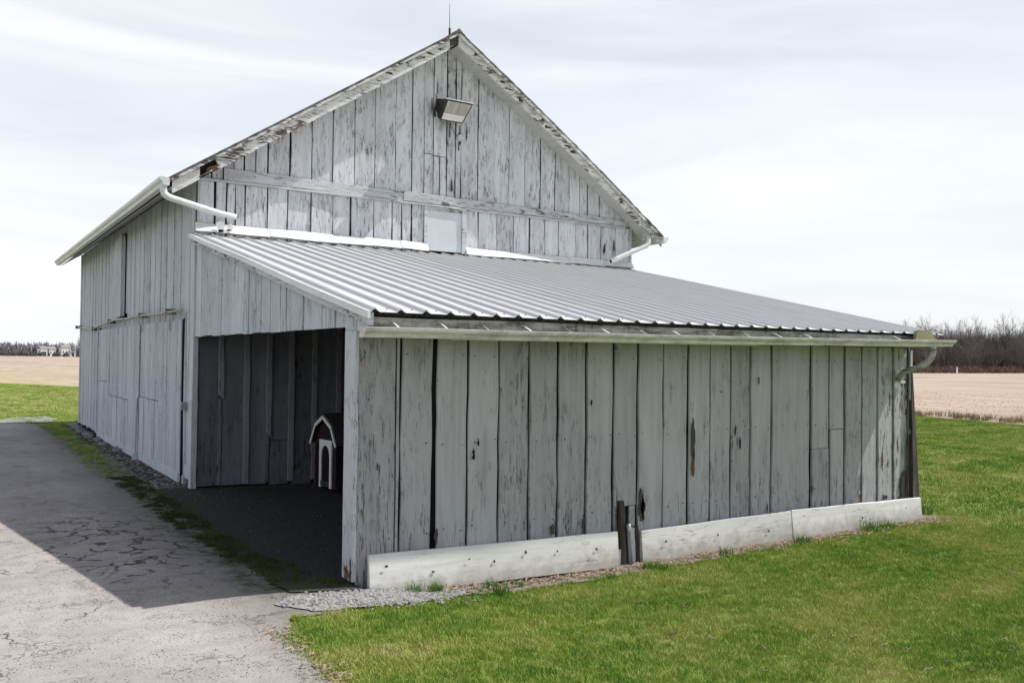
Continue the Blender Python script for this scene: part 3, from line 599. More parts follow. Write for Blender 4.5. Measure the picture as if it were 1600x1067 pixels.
# white loading hatch over the shed roof
hp = MB(); hp.box((3.56, -.020, 3.55), (4.19, .03, 4.235)); ht = hp.build('hatch', M['panel'], barn)
board(F(0), 3.50, 3.558, 3.53, 4.255, M['band'], ht, .04, .03, name='hatch_frame'); board(F(0), 4.192, 4.275, 3.53, 4.255, M['band'], ht, .045, .04, name='hatch_frame')
hboard(F(0), 3.56, 4.19, 4.20, 4.252, M['band'], ht, .042, .02, 'hatch_frame', n=4)
# flashing strips at the foot of the gable
XS = [-.03, 1.0, 2.05, 3.08, 3.56]
for a, b in zip(XS[:-1], XS[1:]):
    hboard(F(0), a+.003, b, (3.535, 3.532), (3.665+U(-.006, .006), 3.66), M['flash'], barn, .034, .008, 'flashing', n=9, wob=.012, dbot=.07)
XS = [4.27, 5.25, 6.35, 7.15, 7.84]
for a, b in zip(XS[:-1], XS[1:]):
    hboard(F(0), a+.003, b, (3.53, 3.52), (3.645+U(-.006, .006), 3.63), M['flash'], barn, .034, .008, 'flashing', n=9, wob=.012, dbot=.07)
# flaked patches of bare wood
for (u, z, du, dz) in ((3.70, 5.95, .03, .28), (3.62, 5.9, .02, .3), (4.14, 5.45, .03, .25), (4.12, 5.3, .025, .18), (4.0, 4.62, .03, .22), (4.27, 5.52, .03, .2), (3.95, 5.5, .02, .25), (2.4, 5.6, .015, .1), (7.42, 3.9, .03, .2), (7.2, 3.85, .04, .22), (3.72, 6.2, .02, .2), (1.3, 4.55, .03, .06)):
    patch(F(0), u, z, du, dz, .0225, M['bare'], gw)

# --- side wall (faces the driveway)
sw = MB(); sw.box((.05, .10, -.02), (.08, D-.03, 4.36)); swo = sw.build('side_wall', M['dark'], barn)
y = .10; i = 0
while y < D-.05:
    wd = min(U(.17, .29), D-y)
    if D-(y+wd) < .1: wd = D-y
    a, b = y, y+wd-U(.005, .018); dd = (i % 2)*.007+U(0, .008); zt = 4.30
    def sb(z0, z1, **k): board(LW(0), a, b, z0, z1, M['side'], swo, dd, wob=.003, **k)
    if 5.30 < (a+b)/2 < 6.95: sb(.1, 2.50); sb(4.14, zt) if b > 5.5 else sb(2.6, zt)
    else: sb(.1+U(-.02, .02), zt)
    y += wd; i += 1
board(LW(0), -.03, .095, 1.22, 3.50, M['post'], swo, .03, .03, name='corner_board', wob=.004)
board(LW(0), -.035, .10, .0, 1.205, M['post'], swo, .036, .03, name='corner_board', wob=.004)
board(F(0), -.028, .045, .0, 2.08, M['post'], swo, .037, .03, name='corner_board', wob=.004)
# hay door, hanging a little open
hd = MB(); hd.hexa([(-.03, 5.44, 2.55), (-.03, 6.86, 2.50), (-.055, 6.86, 2.50), (-.10, 5.44, 2.55), (-.03, 5.44, 4.08), (-.03, 6.86, 4.06), (-.055, 6.86, 4.06), (-.10, 5.44, 4.08)]); hdo = hd.build('hay_door', M['side'], barn)
for k in range(5):
    a = 5.43+k*.286; q = .11-k*.0105; board(LW(0), a, a+.28, 2.54-k*.01, 4.09-k*.006, M['side'], hdo, q, .012, tilt=-.012)
# sliding doors on a pipe track
def sdoor(y0, y1, parts, dd):
    b0 = MB(); b0.box((-.045-dd, y0, .10), (-.028-dd, y1, 2.34)); s = b0.build('sliding_door', M['dark'], barn)
    yy = y0; j = 0
    while yy < y1-.02:
        wd = min(U(.19, .31), y1-yy); wd = y1-yy if y1-yy-wd < .09 else wd
        sp = [p for p in parts if p[0] < yy+wd/2 < p[1]]
        e = (j % 2)*.005+U(0, .006)+dd
        if sp:
            zc = sp[0][2]+U(-.01, .01)
            board(LW(0), yy, yy+wd-U(.004, .010), zc+.012, 2.34, M['side'], s, .065+e, .018); board(LW(0), yy, yy+wd-U(.004, .03), .14+U(0, .03), zc, M['side'], s, .075+e, .018, tilt=U(-.012, .012), lean=U(-.02, .02))
        else: board(LW(0), yy, yy+wd-U(.004, .012), .13+U(0, .02), 2.34, M['side'], s, .065+e, .018, tilt=U(-.01, .01))
        yy += wd; j += 1
    hboard(LW(0), y0, y1, .03, .16, M['side'], s, .082+dd, .03, 'bottom_rail', n=12, wob=.01)
    return s
s1 = sdoor(.52, 3.55, [(1.9, 3.6, 1.10)], 0.); s2 = sdoor(3.66, 8.34, [(4.6, 6.9, 1.0), (7.0, 8.4, 1.25)], .0)
board(LW(0), 8.46, 8.60, .1, 2.40, M['side'], swo, .07, .05, name='door_jamb'); board(LW(0), .37, .44, .3, 2.42, M['side'], swo, .03, .02, name='door_jamb', lean=.08)
for yy, zz in ((.47, 1.5),):   # dark wedge painting in the shade where the door stands off the wall
    dk = MB(); dk.add([(-.034, .45, 2.36), (-.034, .51, 2.36), (-.034, .50, .25), (-.03, .45, 2.36), (-.03, .51, 2.36), (-.03, .50, .25)], [(0, 1, 2), (3, 5, 4), (0, 1, 4, 3), (1, 2, 5, 4), (2, 0, 3, 5)]); dk.build('door_gap_shade', M['dark'], swo)
dk = MB(); dk.box((-.034, 8.35, .1), (-.028, 8.455, 2.38)); dk.build('door_gap_shade', M['dark'], swo)  # dark strip standing in for the shade beside the far jamb
B = MB(); B.tube([(-.12, 3.60, .12), (-.115, 3.60, .6), (-.10, 3.60, 1.09)], .022, 8); B.box((-.155, 3.56, .0), (-.085, 3.64, .14)); B.build('door_stop', M['post'], barn)
B = MB(); B.tube([(-.105, 11.75, 2.48), (-.10, 10.6, 2.44), (-.10, 9.3, 2.37), (-.12, 8.84, 2.36), (-.13, 8.4, 2.40), (-.12, 7.48, 2.44), (-.12, 5.9, 2.49), (-.12, 4.6, 2.47), (-.12, 3.33, 2.485), (-.12, 1.8, 2.455), (-.12, .28, 2.46)], .023, 10); tr = B.build('door_track', M['pipe'], barn, smooth=True)
for yy, zz in ((3.30, 2.48), (1.16, 2.465), (8.74, 2.37), (11.6, 2.47), (6.6, 2.47)):
    B = MB(); B.box((-.155, yy-.018, zz-.03), (-.01, yy+.018, zz+.045)); B.build('track_bracket', M['iron'], tr)
    if yy < 8:
        B = MB(); B.box((-.105, yy-.015, zz-.27), (-.092, yy+.015, zz-.02)); B.tube([(-.135, yy-.02, zz-.01), (-.135, yy+.02, zz-.01)], .035, 10); B.build('door_hanger', M['pipe'], tr)
B = MB(); B.box((-.085, .31, 1.06), (-.012, .41, 1.17)); B.box((-.094, .325, 1.075), (-.086, .395, 1.155)); B.build('electrical_box', M['steel'], barn)
hboard(LW(0), .42, 8.3, -.03, .12, M['soffit'], barn, .03, .06, 'sill', n=20, wob=.02)
for k, (yy, xx, s) in enumerate([(11.9, -.12, .3), (11.2, -.15, .34), (10.5, -.13, .28), (9.9, -.2, .36), (9.2, -.15, .3), (8.5, -.2, .3), (7.6, -.14, .25), (6.6, -.18, .3), (5.3, -.12, .24)]):
    v = []; 
    for j in range(8):
        a = j*math.pi/4; v.append((xx+math.cos(a)*.13*U(.8, 1.2), yy+math.sin(a)*s*U(.8, 1.2), -.02))
    v += [(p[0]*.85-.01, yy+(p[1]-yy)*.85, .04+U(0, .05)) for p in v]
    obj('foundation_stone', v, [tuple(range(8)), tuple(range(8, 16))]+[(j, (j+1) % 8, 8+(j+1) % 8, 8+j) for j in range(8)], M['stone'], barn)

# --- far and right walls of the barn (mostly out of sight)
bw = MB(); bw.box((W-.08, .1, -.5), (W-.05, D-.02, 4.36)); rwo = bw.build('eave_wall', M['dark'], barn)
for k in range(40): board(PL['R'](W), .06+k*.3, .35+k*.3, -.4, 4.3, M['side'], rwo, (k % 2)*.006, rows=4)
bw = MB(); bw.add([(.03, D-.05, -.5), (W-.03, D-.05, -.5), (W-.03, D-.05, top(W)-.2), (AX, D-.05, AZ-.2), (.03, D-.05, top(0)-.2), (.03, D-.08, -.5), (W-.03, D-.08, -.5), (W-.03, D-.08, top(W)-.2), (AX, D-.08, AZ-.2), (.03, D-.08, top(0)-.2)],
      [(0, 1, 2, 3, 4), (5, 6, 7, 8, 9), (0, 1, 6, 5), (1, 2, 7, 6), (2, 3, 8, 7), (3, 4, 9, 8), (4, 0, 5, 9)]); fwo = bw.build('end_wall', M['dark'], barn)
for k in range(26):
    a = .01+k*.3; b = min(a+.29, W); board(PL['B'](D), a, b, -.4, (top(a)-.17, top(b)-.17), M['gable'], fwo, (k % 2)*.006, rows=4)

# --- main roof
def slope(name, xa, xb, dz0, dz1, y0, y1, mat, parent, n=12, jag=0.):
    v = []; f = []; s = R()*30
    for i in range(n+1):
        x = xa+(xb-xa)*i/n; z = top(x); q = noise.noise(Vector((s, i*.9, 0)))*jag
        v += [(x, y0+q, z+dz0), (x, y0+q, z+dz1), (x, y1, z+dz1), (x, y1, z+dz0)]
    for i in range(n):
        for j in range(4): f.append((i*4+j, i*4+(j+1) % 4, (i+1)*4+(j+1) % 4, (i+1)*4+j))
    f += [(0, 1, 2, 3), (n*4, n*4+1, n*4+2, n*4+3)]
    return obj(name, v, f, mat, parent)
XL, XR = -.43, 8.30
rf = slope('roof', XL, AX-.002, -.075, -.03, -.36, D+.36, M['soffit'], barn)
slope('roof_deck', AX+.002, XR, -.075, -.03, -.36, D+.36, M['soffit'], rf)
slope('shingles', XL-.03, AX-.001, -.028, .0, -.385, D+.38, M['shingle'], rf, 60, .02)
slope('shingles', AX+.001, XR+.03, -.028, .0, -.385, D+.38, M['shingle'], rf, 60, .02)
B = MB(); B.add([(AX-.12, -.39, top(AX-.12)+.004), (AX, -.39, AZ+.03), (AX+.12, -.39, top(AX+.12)+.004), (AX-.12, D+.39, top(AX-.12)+.004), (AX, D+.39, AZ+.03), (AX+.12, D+.39, top(AX+.12)+.004), (AX, -.39, AZ-.01), (AX, D+.39, AZ-.01)], [(0, 1, 4, 3), (1, 2, 5, 4), (0, 6, 1), (1, 6, 2), (3, 4, 7), (4, 5, 7), (0, 3, 7, 6), (6, 7, 5, 2)]); B.build('ridge_cap', M['shingle'], rf)
slope('soffit', 0.0, AX-.03, -.20, -.185, -.30, .0, M['soffit'], rf); slope('soffit', AX+.03, W+.40, -.20, -.185, -.30, -.0, M['soffit'], rf)
slope('soffit', XL+.01, -.001, -.155, -.14, -.30, D+.3, M['soffit'], rf, 3); slope('soffit', W+.04, XR-.05, -.20, -.185, .0, D+.3, M['soffit'], rf, 3)
def rake(xa, xb, z0, z1, y, th, mat, n=14, jag=.0, name='rake_board', ends=(0, 0)):
    v = []; f = []; s = R()*40
    for i in range(n+1):
        x = xa+(xb-xa)*i/n; z = top(x); q = noise.noise(Vector((s, x*3.1, 0)))*jag; ex = 0
        if i == 0: ex = ends[0]
        if i == n: ex = ends[1]
        v += [(x, y, z+z0+q), (x+ex, y, z+z1), (x+ex, y+th, z+z1), (x, y+th, z+z0+q)]
    for i in range(n):
        for j in range(4): f.append((i*4+j, i*4+(j+1) % 4, (i+1)*4+(j+1) % 4, (i+1)*4+j))
    f += [(0, 1, 2, 3), (n*4, n*4+1, n*4+2, n*4+3)]
    return obj(name, v, f, mat, rf)
rake(-.40, -.05, -.245, -.078, -.34, .03, M['rake'], 6, .01)
rake(.22, AX-.14, -.24, -.078, -.335, .03, M['rake'], 40, .016, ends=(-.09, 0))
rake(-.42, AX-.05, -.076, -.034, -.378, .03, M['rake'], 40, .008, name='rake_moulding')
rake(AX+.02, XR-.5, -.215, -.078, -.335, .03, M['rake'], 40, .012); rake(XR-.49, XR, -.20, -.078, -.345, .03, M['band'], 6, .004)
rake(AX+.02, XR, -.076, -.03, -.378, .03, M['rake'], 40, .008, name='rake_moulding')
rake(-.06, .24, -.235, -.08, -.30, .01, M['dark'], 4, 0, name='rake_hole_shade')  # dark strip painting in the shade inside the broken rake
B = MB(); B.hexa([(.03, -.33, 4.32), (.16, -.34, 4.36), (.15, -.31, 4.36), (.03, -.30, 4.32), (.06, -.33, 4.38), (.20, -.34, 4.44), (.20, -.31, 4.44), (.06, -.30, 4.38)]); B.build('rotten_splinter', M['rust'], rf)
B = MB(); B.hexa([(-.06, -.345, 4.225), (.23, -.345, 4.40), (.23, -.31, 4.40), (-.06, -.31, 4.225), (-.06, -.345, 4.24), (.23, -.345, 4.43), (.23, -.31, 4.43), (-.06, -.31, 4.24)]); B.build('rake_board', M['rake'], rf)
B = MB(); B.hexa([(AX-.14, -.33, 6.80), (AX+.02, -.33, 6.84), (AX+.02, -.30, 6.84), (AX-.14, -.30, 6.80), (AX-.14, -.33, 6.93), (AX+.02, -.33, 6.97), (AX+.02, -.30, 6.97), (AX-.14, -.30, 6.93)]); B.build('ridge_block', M['bare'], rf)
for k in range(26):   # shreds where the trim has rotted through
    x = U(4.0, 7.6) if k % 3 else U(2.2, 3.7); z = top(x)-U(.09, .17)
    patch(F(0), x, z, U(.05, .14), U(.015, .05), .3365+.0, M['bare'], rf, 'bare_patch', 10)
B = MB(); B.tube([(3.80, -.25, 6.98), (3.80, -.25, 7.10)], .018, 8); B.tube([(3.80, -.25, 7.08), (3.795, -.25, 7.50)], [.006, .0025], 6); B.build('lightning_rod', M['iron'], barn)

# --- eave gutters and spouts of the barn
def gutter(P0, P1, outdir, name, mat, wtop=.125, h=.105, seg=18, sag=0.):
    """K-style gutter from P0 to P1 (back top edge); outdir: unit vector away from the wall"""
    P0, P1, o = Vector(P0), Vector(P1), Vector(outdir); t = .003
    outer = [(0, 0), (0, -h), (wtop*.62, -h), (wtop*.70, -h*.62), (wtop*.96, -h*.30), (wtop, 0), (wtop, .008), (wtop-.016, .008)]
    inner = [(wtop-.016, .003), (wtop-.006, .001), (wtop*.94, -h*.30), (wtop*.66, -h*.60), (wtop*.58, -h+t), (t, -h+t), (t, 0)]
    pr = outer+inner; n = len(pr); v = []; f = []
    for i in range(seg+1):
        k = i/seg; c = P0.lerp(P1, k); c.z += -sag*math.sin(math.pi*k)+noise.noise(Vector((k*9, 1, h)))*.004
        for a, b in pr: v.append(c+o*a+Vector((0, 0, b)))
    f = [(i*n+j, i*n+(j+1) % n, (i+1)*n+(j+1) % n, (i+1)*n+j) for i in range(seg) for j in range(n)]
    for e in (0, seg): f.append(tuple(e*n+j for j in range(7)))
    return obj(name, v, f, mat, barn)
gutter((-.45, -.42, 4.16), (-.45, D+.4, 4.155), (-1, 0, 0), 'gutter', M['gutterclean'], .12, .10, 24)
gutter((XR+.0, -.40, 4.11), (XR+.0, D+.4, 4.10), (1, 0, 0), 'gutter', M['gutterclean'], .12, .10, 8)
def spout(path, rads, mat, tip=True):
    B = MB(); B.tube(path, rads, 12, sq=.78); o = B.build('downspout', mat, barn, smooth=False)
    for p in o.data.polygons: p.use_smooth = len(p.vertices) == 4
    if tip:
        a, b = Vector(path[-2]), Vector(path[-1]); d = (b-a).normalized(); q = MB(); q.tube([b+d*.001, b+d*.004], rads[-1]*.86, 12, sq=.78); q.build('spout_mouth_shade', M['dark'], o)  # dark disc for the shade inside the spout's open end
    return o
spout([(-.51, -.34, 4.07), (-.51, -.34, 4.0), (-.50, -.34, 3.955), (-.46, -.335, 3.925), (-.40, -.33, 3.905), (.20, -.30, 3.775), (.23, -.30, 3.77), (.46, -.29, 3.745)], [.045, .045, .047, .047, .045, .045, .04, .038], M['gutterclean'])
spout([(7.98, -.34, 4.09), (7.98, -.34, 4.01), (7.965, -.34, 3.965), (7.92, -.335, 3.93), (7.86, -.33, 3.905), (7.30, -.27, 3.655), (7.17, -.24, 3.60)], [.045, .045, .047, .047, .045, .045, .045], M['gutterclean'])
B = MB(); B.hexa([(XR-.42, -.38, 4.07), (XR, -.38, 4.095), (XR, -.32, 4.095), (XR-.42, -.32, 4.07), (XR-.42, -.38, 4.10), (XR, -.38, 4.112), (XR, -.32, 4.112), (XR-.42, -.32, 4.10)]); B.build('soffit_return', M['soffit'], barn)
B = MB(); B.hexa([(W+.02, -.335, 4.03), (XR-.02, -.335, 4.085), (XR-.02, -.31, 4.085), (W+.02, -.31, 4.03), (W+.02, -.335, 4.24), (XR-.25, -.335, 4.12), (XR-.25, -.31, 4.12), (W+.02, -.31, 4.24)]); B.build('soffit_return', M['soffit'], barn)
for p in ((.30, .0, 3.60, .06, .10), (.42, .0, 3.62, .05, .06), (.36, .0, 3.56, .09, .04)):   # sealant round the spout
    patch(F(0), p[0], p[2], p[3]*2, p[4]*1.3, .112, M['flash'], barn, 'sealant')

# --- flood lamp on the gable
lp = MB()
A = [(3.60, 5.93), (4.10, 5.93)]
lp.hexa([(3.655, -.22, 5.615), (4.075, -.22, 5.615), (4.06, -.05, 5.72), (3.70, -.05, 5.72), (3.655, -.45, 5.885), (4.135, -.45, 5.885), (4.06, -.05, 6.0), (3.70, -.05, 6.0)])
lamp = lp.build('flood_lamp', M['lampside'], barn)
B = MB(); B.hexa([(3.64, -.475, 5.885), (4.15, -.475, 5.885), (4.08, -.04, 6.004), (3.68, -.04, 6.004), (3.64, -.475, 5.90), (4.15, -.475, 5.90), (4.08, -.04, 6.02), (3.68, -.04, 6.02)]); B.build('lamp_hood', M['hood'], lamp)
def quadslab(name, p, mat, par, t=.006):
    p = [Vector(q) for q in p]; nrm = (p[1]-p[0]).cross(p[3]-p[0]).normalized()*t
    return obj(name, p+[q-nrm for q in p], [(0, 1, 2, 3), (4, 5, 6, 7), (0, 1, 5, 4), (1, 2, 6, 5), (2, 3, 7, 6), (3, 0, 4, 7)], mat, par)
fa = lambda x, k: ((3.655+(x*.42))*(1-k)+(3.655+x*.48)*k, -.22-.23*k-.006, 5.615+.27*k-.006)
quadslab('lamp_glass', [fa(.06, .38), fa(.94, .38), fa(.95, .96), fa(.05, .96)], M['lens'], lamp)
quadslab('lamp_reflector', [fa(.06, .06), fa(.94, .06), fa(.94, .37), fa(.06, .37)], M['hood'], lamp)
B = MB(); B.box((3.74, -.06, 5.72), (3.98, -.022, 5.96)); B.tube([(3.68, -.10, 5.92), (3.62, -.10, 5.80), (3.66, -.05, 5.70)], .018, 8); B.build('lamp_bracket', M['iron'], lamp)
B = MB(); B.tube([(3.92, -.05, 5.70), (3.96, -.04, 5.60), (4.02, -.045, 5.50), (4.10, -.04, 5.44)], .006, 6); B.build('lamp_cable', M['iron'], lamp)
B = MB(); B.tube([(4.13, -.02, 5.43), (4.13, -.07, 5.43)], [.052, .045], 16); B.tube([(4.13, -.02, 5.43), (4.13, -.04, 5.43)], .055, 16); B.build('round_sensor', M['panel'], barn)

# --- lean-to: side frieze facing the driveway
B = MB(); B.add([(.05, -5.46, 2.12), (.05, 0, 2.12), (.05, 0, lt(0)-.1), (.05, -5.46, lt(-5.46)-.1), (.08, -5.46, 2.12), (.08, 0, 2.12), (.08, 0, lt(0)-.1), (.08, -5.46, lt(-5.46)-.1)], [(0, 1, 2, 3), (4, 5, 6, 7), (0, 1, 5, 4), (1, 2, 6, 5), (2, 3, 7, 6), (3, 0, 4, 7)]); fz = B.build('frieze', M['dark'], barn)
YS = [-.03, -.20, -.34, -.56, -.69, -.95, -1.36, -1.52, -1.68, -1.85, -1.99, -2.33, -2.52, -2.68, -3.01, -3.16, -3.32, -3.66, -3.84, -4.01, -4.35, -4.67, -4.84, -5.01, -5.16, -5.37, -5.47]
for k in range(len(YS)-1):
    b, a = YS[k]-U(.005, .016), YS[k+1]
    if abs(a+5.37) < .01: b -= .01
    board(LW(0), a, b, (2.085+U(-.006, .008),)*2, (lt(a)-.06, lt(b)-.06), M['leanside'], fz, (k % 2)*.007+U(0, .006), tilt=U(-.008, .008))
# corner post and return
board(LW(0), -5.70, -5.47, -.02, 2.06, M['post'], barn, .035, .03, name='corner_post', wob=.004, ragged=.02)
B = MB(); B.box((.0, -5.60, -.1), (.10, -5.472, 2.1)); B.build('corner_post', M['inner'], barn)
board(LW(0), -5.70, -5.472, 2.063, (lt(-5.70)-.06, lt(-5.47)-.06), M['leanside'], barn, .034, .06, name='corner_post')
board(LW(0), -5.96, -5.705, 2.055, (lt(-5.96)-.06, lt(-5.70)-.06), M['leanside'], barn, .03, .05, name='eave_return')
patch(LW(0), -5.56, .03, .10, .16, .0365, M['rust'], barn, 'rotten_foot'); patch(LW(0), -5.655, .06, .05, .2, .0365, M['bare'], barn, 'rotten_foot')
# rake trim along the metal roof
def rtrim(ya, yb, x0, x1, z0, z1, mat, name):
    B = MB(); n = 8
    for i in range(n):
        p = ya+(yb-ya)*i/n; q = ya+(yb-ya)*(i+1)/n; s = .006*math.sin(p*1.7); r_ = .006*math.sin(q*1.7)
        B.hexa([(x0, p, lt(p)+z0+s), (x1, p, lt(p)+z0+s), (x1, q, lt(q)+z0+r_), (x0, q, lt(q)+z0+r_), (x0, p, lt(p)+z1+s), (x1, p, lt(p)+z1+s), (x1, q, lt(q)+z1+r_), (x0, q, lt(q)+z1+r_)])
    return B.build(name, mat, barn)
rtrim(-6.06, -3.03, -.082, -.036, -.115, -.012, M['band'], 'rake_trim'); rtrim(-3.0, .0, -.080, -.036, -.12, -.014, M['band'], 'rake_trim')
rtrim(-6.10, .02, -.105, -.083, -.055, .004, M['gutterclean'], 'drip_edge')

# --- lean-to front wall
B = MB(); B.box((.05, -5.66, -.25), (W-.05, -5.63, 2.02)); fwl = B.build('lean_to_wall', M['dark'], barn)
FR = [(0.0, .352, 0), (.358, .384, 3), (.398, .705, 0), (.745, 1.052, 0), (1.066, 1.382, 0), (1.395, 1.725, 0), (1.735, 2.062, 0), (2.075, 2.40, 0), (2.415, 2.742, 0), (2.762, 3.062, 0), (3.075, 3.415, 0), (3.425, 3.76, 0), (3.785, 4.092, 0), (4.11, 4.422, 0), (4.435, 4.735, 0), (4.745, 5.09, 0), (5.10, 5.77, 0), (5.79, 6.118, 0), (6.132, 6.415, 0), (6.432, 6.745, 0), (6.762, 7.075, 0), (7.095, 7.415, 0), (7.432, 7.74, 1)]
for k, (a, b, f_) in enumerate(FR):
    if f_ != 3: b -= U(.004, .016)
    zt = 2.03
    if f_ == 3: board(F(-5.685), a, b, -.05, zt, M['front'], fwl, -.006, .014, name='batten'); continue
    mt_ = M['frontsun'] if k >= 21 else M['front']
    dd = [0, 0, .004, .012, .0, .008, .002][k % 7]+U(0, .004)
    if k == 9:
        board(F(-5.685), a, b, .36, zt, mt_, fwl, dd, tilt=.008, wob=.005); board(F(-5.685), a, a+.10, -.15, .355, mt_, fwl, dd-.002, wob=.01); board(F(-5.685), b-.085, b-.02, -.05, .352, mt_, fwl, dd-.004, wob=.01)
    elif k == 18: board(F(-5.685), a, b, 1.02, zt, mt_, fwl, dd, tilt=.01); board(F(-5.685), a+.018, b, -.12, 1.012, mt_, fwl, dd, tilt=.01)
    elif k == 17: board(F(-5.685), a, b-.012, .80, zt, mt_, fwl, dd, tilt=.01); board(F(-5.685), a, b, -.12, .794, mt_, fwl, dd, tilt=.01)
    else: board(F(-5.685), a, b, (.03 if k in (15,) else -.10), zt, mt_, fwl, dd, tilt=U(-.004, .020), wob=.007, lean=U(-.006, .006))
for (u, z, du, dz, mm) in ((3.83, .98, .05, .42, 'bare'), (3.83, .70, .04, .22, 'rust'), (7.63, .25, .14, .34, 'bare'), (7.70, .55, .06, .5, 'bare'), (3.10, .38, .07, .34, 'bare'), (3.13, .3, .05, .2, 'dark'), (2.80, .25, .03, .22, 'dark'), (4.47, 1.05, .018, .14, 'dark'), (4.55, .92, .02, .16, 'dark'), (1.11, .97, .03, .11, 'dark'), (1.16, 1.08, .02, .06, 'dark'), (.17, .92, .012, .05, 'dark'), (4.85, 1.62, .02, .07, 'dark'), (2.45, 1.42, .02, .05, 'dark'), (4.25, 1.50, .05, .008, 'dark'), (6.72, .15, .06, .1, 'bare'), (7.2, .12, .09, .06, 'bare'), (5.0, .15, .02, .1, 'bare'), (.74, .28, .03, .12, 'bare'), (2.0, .22, .05, .09, 'bare'), (2.36, .2, .04, .12, 'bare')):
    patch(F(-5.685), u, z, du, dz, .0285, M[mm], fwl, n=22)
B = MB()
for a, b, f_ in FR:
    if f_ == 3: continue
    for z in (.32, 1.08, 1.86):
        for u in (a+.05, b-.06):
            if R() < .25: continue
            u_ = u+U(-.02, .02); z_ = z+U(-.02, .02); q = U(.004, .007); P_ = F(-5.685); V_ = [P_(u_+math.cos(t_)*q, .031, z_+math.sin(t_)*q) for t_ in (0, 1.05, 2.1, 3.14, 4.2, 5.24)]
            B.add(V_+[(p[0], p[1]+.008, p[2]) for p in V_], [tuple(range(6)), tuple(range(6, 12))]+[(j, (j+1) % 6, 6+(j+1) % 6, 6+j) for j in range(6)])
B.build('nail_heads', M['iron'], fwl, kind='stuff')
# right wall and the leaning board at its corner
B = MB(); B.box((W-.09, -5.62, -.3), (W-.06, .0, 2.0)); B.add([(W-.09, -5.62, 2.0), (W-.09, 0, 2.0), (W-.09, 0, lt(0)-.08), (W-.09, -5.62, lt(-5.62)-.06), (W-.06, -5.62, 2.0), (W-.06, 0, 2.0), (W-.06, 0, lt(0)-.08), (W-.06, -5.62, lt(-5.62)-.06)], [(0, 1, 2, 3), (4, 5, 6, 7), (1, 2, 6, 5), (2, 3, 7, 6), (3, 0, 4, 7)]); rw = B.build('shed_end_wall', M['dark'], barn)
for k in range(19):
    a = -5.68+k*.3; b = a+.29; board(PL['R'](W-.05), a, b, -.3, (lt(a)-.06, lt(b)-.06), M['front'], rw, .02+(k % 2)*.006, rows=5)
board(PL['R'](W-.02), -5.70, -5.62, -.25, 2.0, M['bare'], rw, .03, .03, name='corner_board')
B = MB(); B.hexa([(7.76, -5.76, -.22), (7.95, -5.74, -.24), (7.95, -5.68, -.24), (7.78, -5.68, -.22), (7.755, -5.72, 1.75), (7.79, -5.72, 1.75), (7.79, -5.69, 1.75), (7.755, -5.69, 1.75)]); B.build('leaning_board', M['bare'], rw)
board(F(-5.685), 7.752, 7.80, 1.35, 2.0, M['post'], rw, .03, .02, name='corner_trim'); board(F(-5.685), 7.765, 7.80, .9, 1.34, M['frontsun'], rw, .03, .02, name='corner_trim')
# skirt boards
def skirt(u0, u1, zb, zt, name='skirt_board', n=16, dd=.10): return hboard(F(-5.685), u0, u1, zb, zt, M['skirt'], barn, dd, .03, name, .006, n, dbot=.03)
skirt(.075, 2.735, (-.13, -.21), (.20, .135)); skirt(3.045, 5.305, (-.22, -.215), (.112, .118), dd=.105); skirt(5.325, 7.86, (-.215, -.25), (.125, .075), dd=.11)
for u, z in ((.22, .10), (1.02, .07), (1.28, .02), (1.62, .06), (1.98, .03), (2.45, .0), (.66, .0), (3.35, -.02), (4.1, -.03), (4.9, -.06), (5.5, .05), (6.6, -.07), (7.5, -.02)):
    patch(F(-5.685), u, z, U(.012, .03), U(.012, .028), .1275 if u < 3 else .137, M['bare'], barn, 'knot', 10)
# the broken post and scraps between the skirt boards
def stick(name, u0, u1, z0, z1, d0, d1, mat, th=.04, tw=0.):
    B = MB(); n = 7
    for i in range(n):
        pass
    v = []; s = R()*20
    for i in range(n+1):
        k = i/n; z = z0+(z1-z0)*k; q = noise.noise(Vector((s, z*6, 0)))*.010; c = (u0+u1)/2+q+tw*k; h = (u1-u0)/2*(1-.25*k*abs(noise.noise(Vector((s+4, z*5, 1))))*2); dd = d0+(d1-d0)*k
        v += [F(-5.685)(c-h, dd, z), F(-5.685)(c+h, dd+.004, z), F(-5.685)(c+h, dd-th, z), F(-5.685)(c-h, dd-th, z)]
    f = [(i*4+j, i*4+(j+1) % 4, (i+1)*4+(j+1) % 4, (i+1)*4+j) for i in range(n) for j in range(4)]+[(0, 1, 2, 3), (n*4, n*4+1, n*4+2, n*4+3)]
    return obj(name, v, f, mat, barn)
stick('broken_stake', 2.795, 2.865, -.24, .42, .10, .045, M['bare'], .05)
stick('broken_stake', 2.955, 3.0, -.24, .14, .07, .05, M['post'], .03)
stick('broken_stake', 3.0, 3.035, -.25, .16, .09, .06, M['bare'], .03)
stick('broken_stake', 2.745, 2.80, -.24, -.05, .08, .08, M['band'], .04)
B = MB(); Q = F(-5.685); B.tube([Q(2.90, .10, -.22), Q(2.895, .10, -.05), Q(2.88, .10, .12), Q(2.872, .10, .2)], [.026, .024, .022, .024], 12); B.build('metal_pipe', M['steel'], barn, smooth=True)
B = MB(); B.box(Q(2.78, .0, .05), Q(3.02, .022, .075)); B.box(Q(2.93, .02, -.18), Q(2.99, .06, -.155)); B.build('scrap_block', M['bare'], barn)

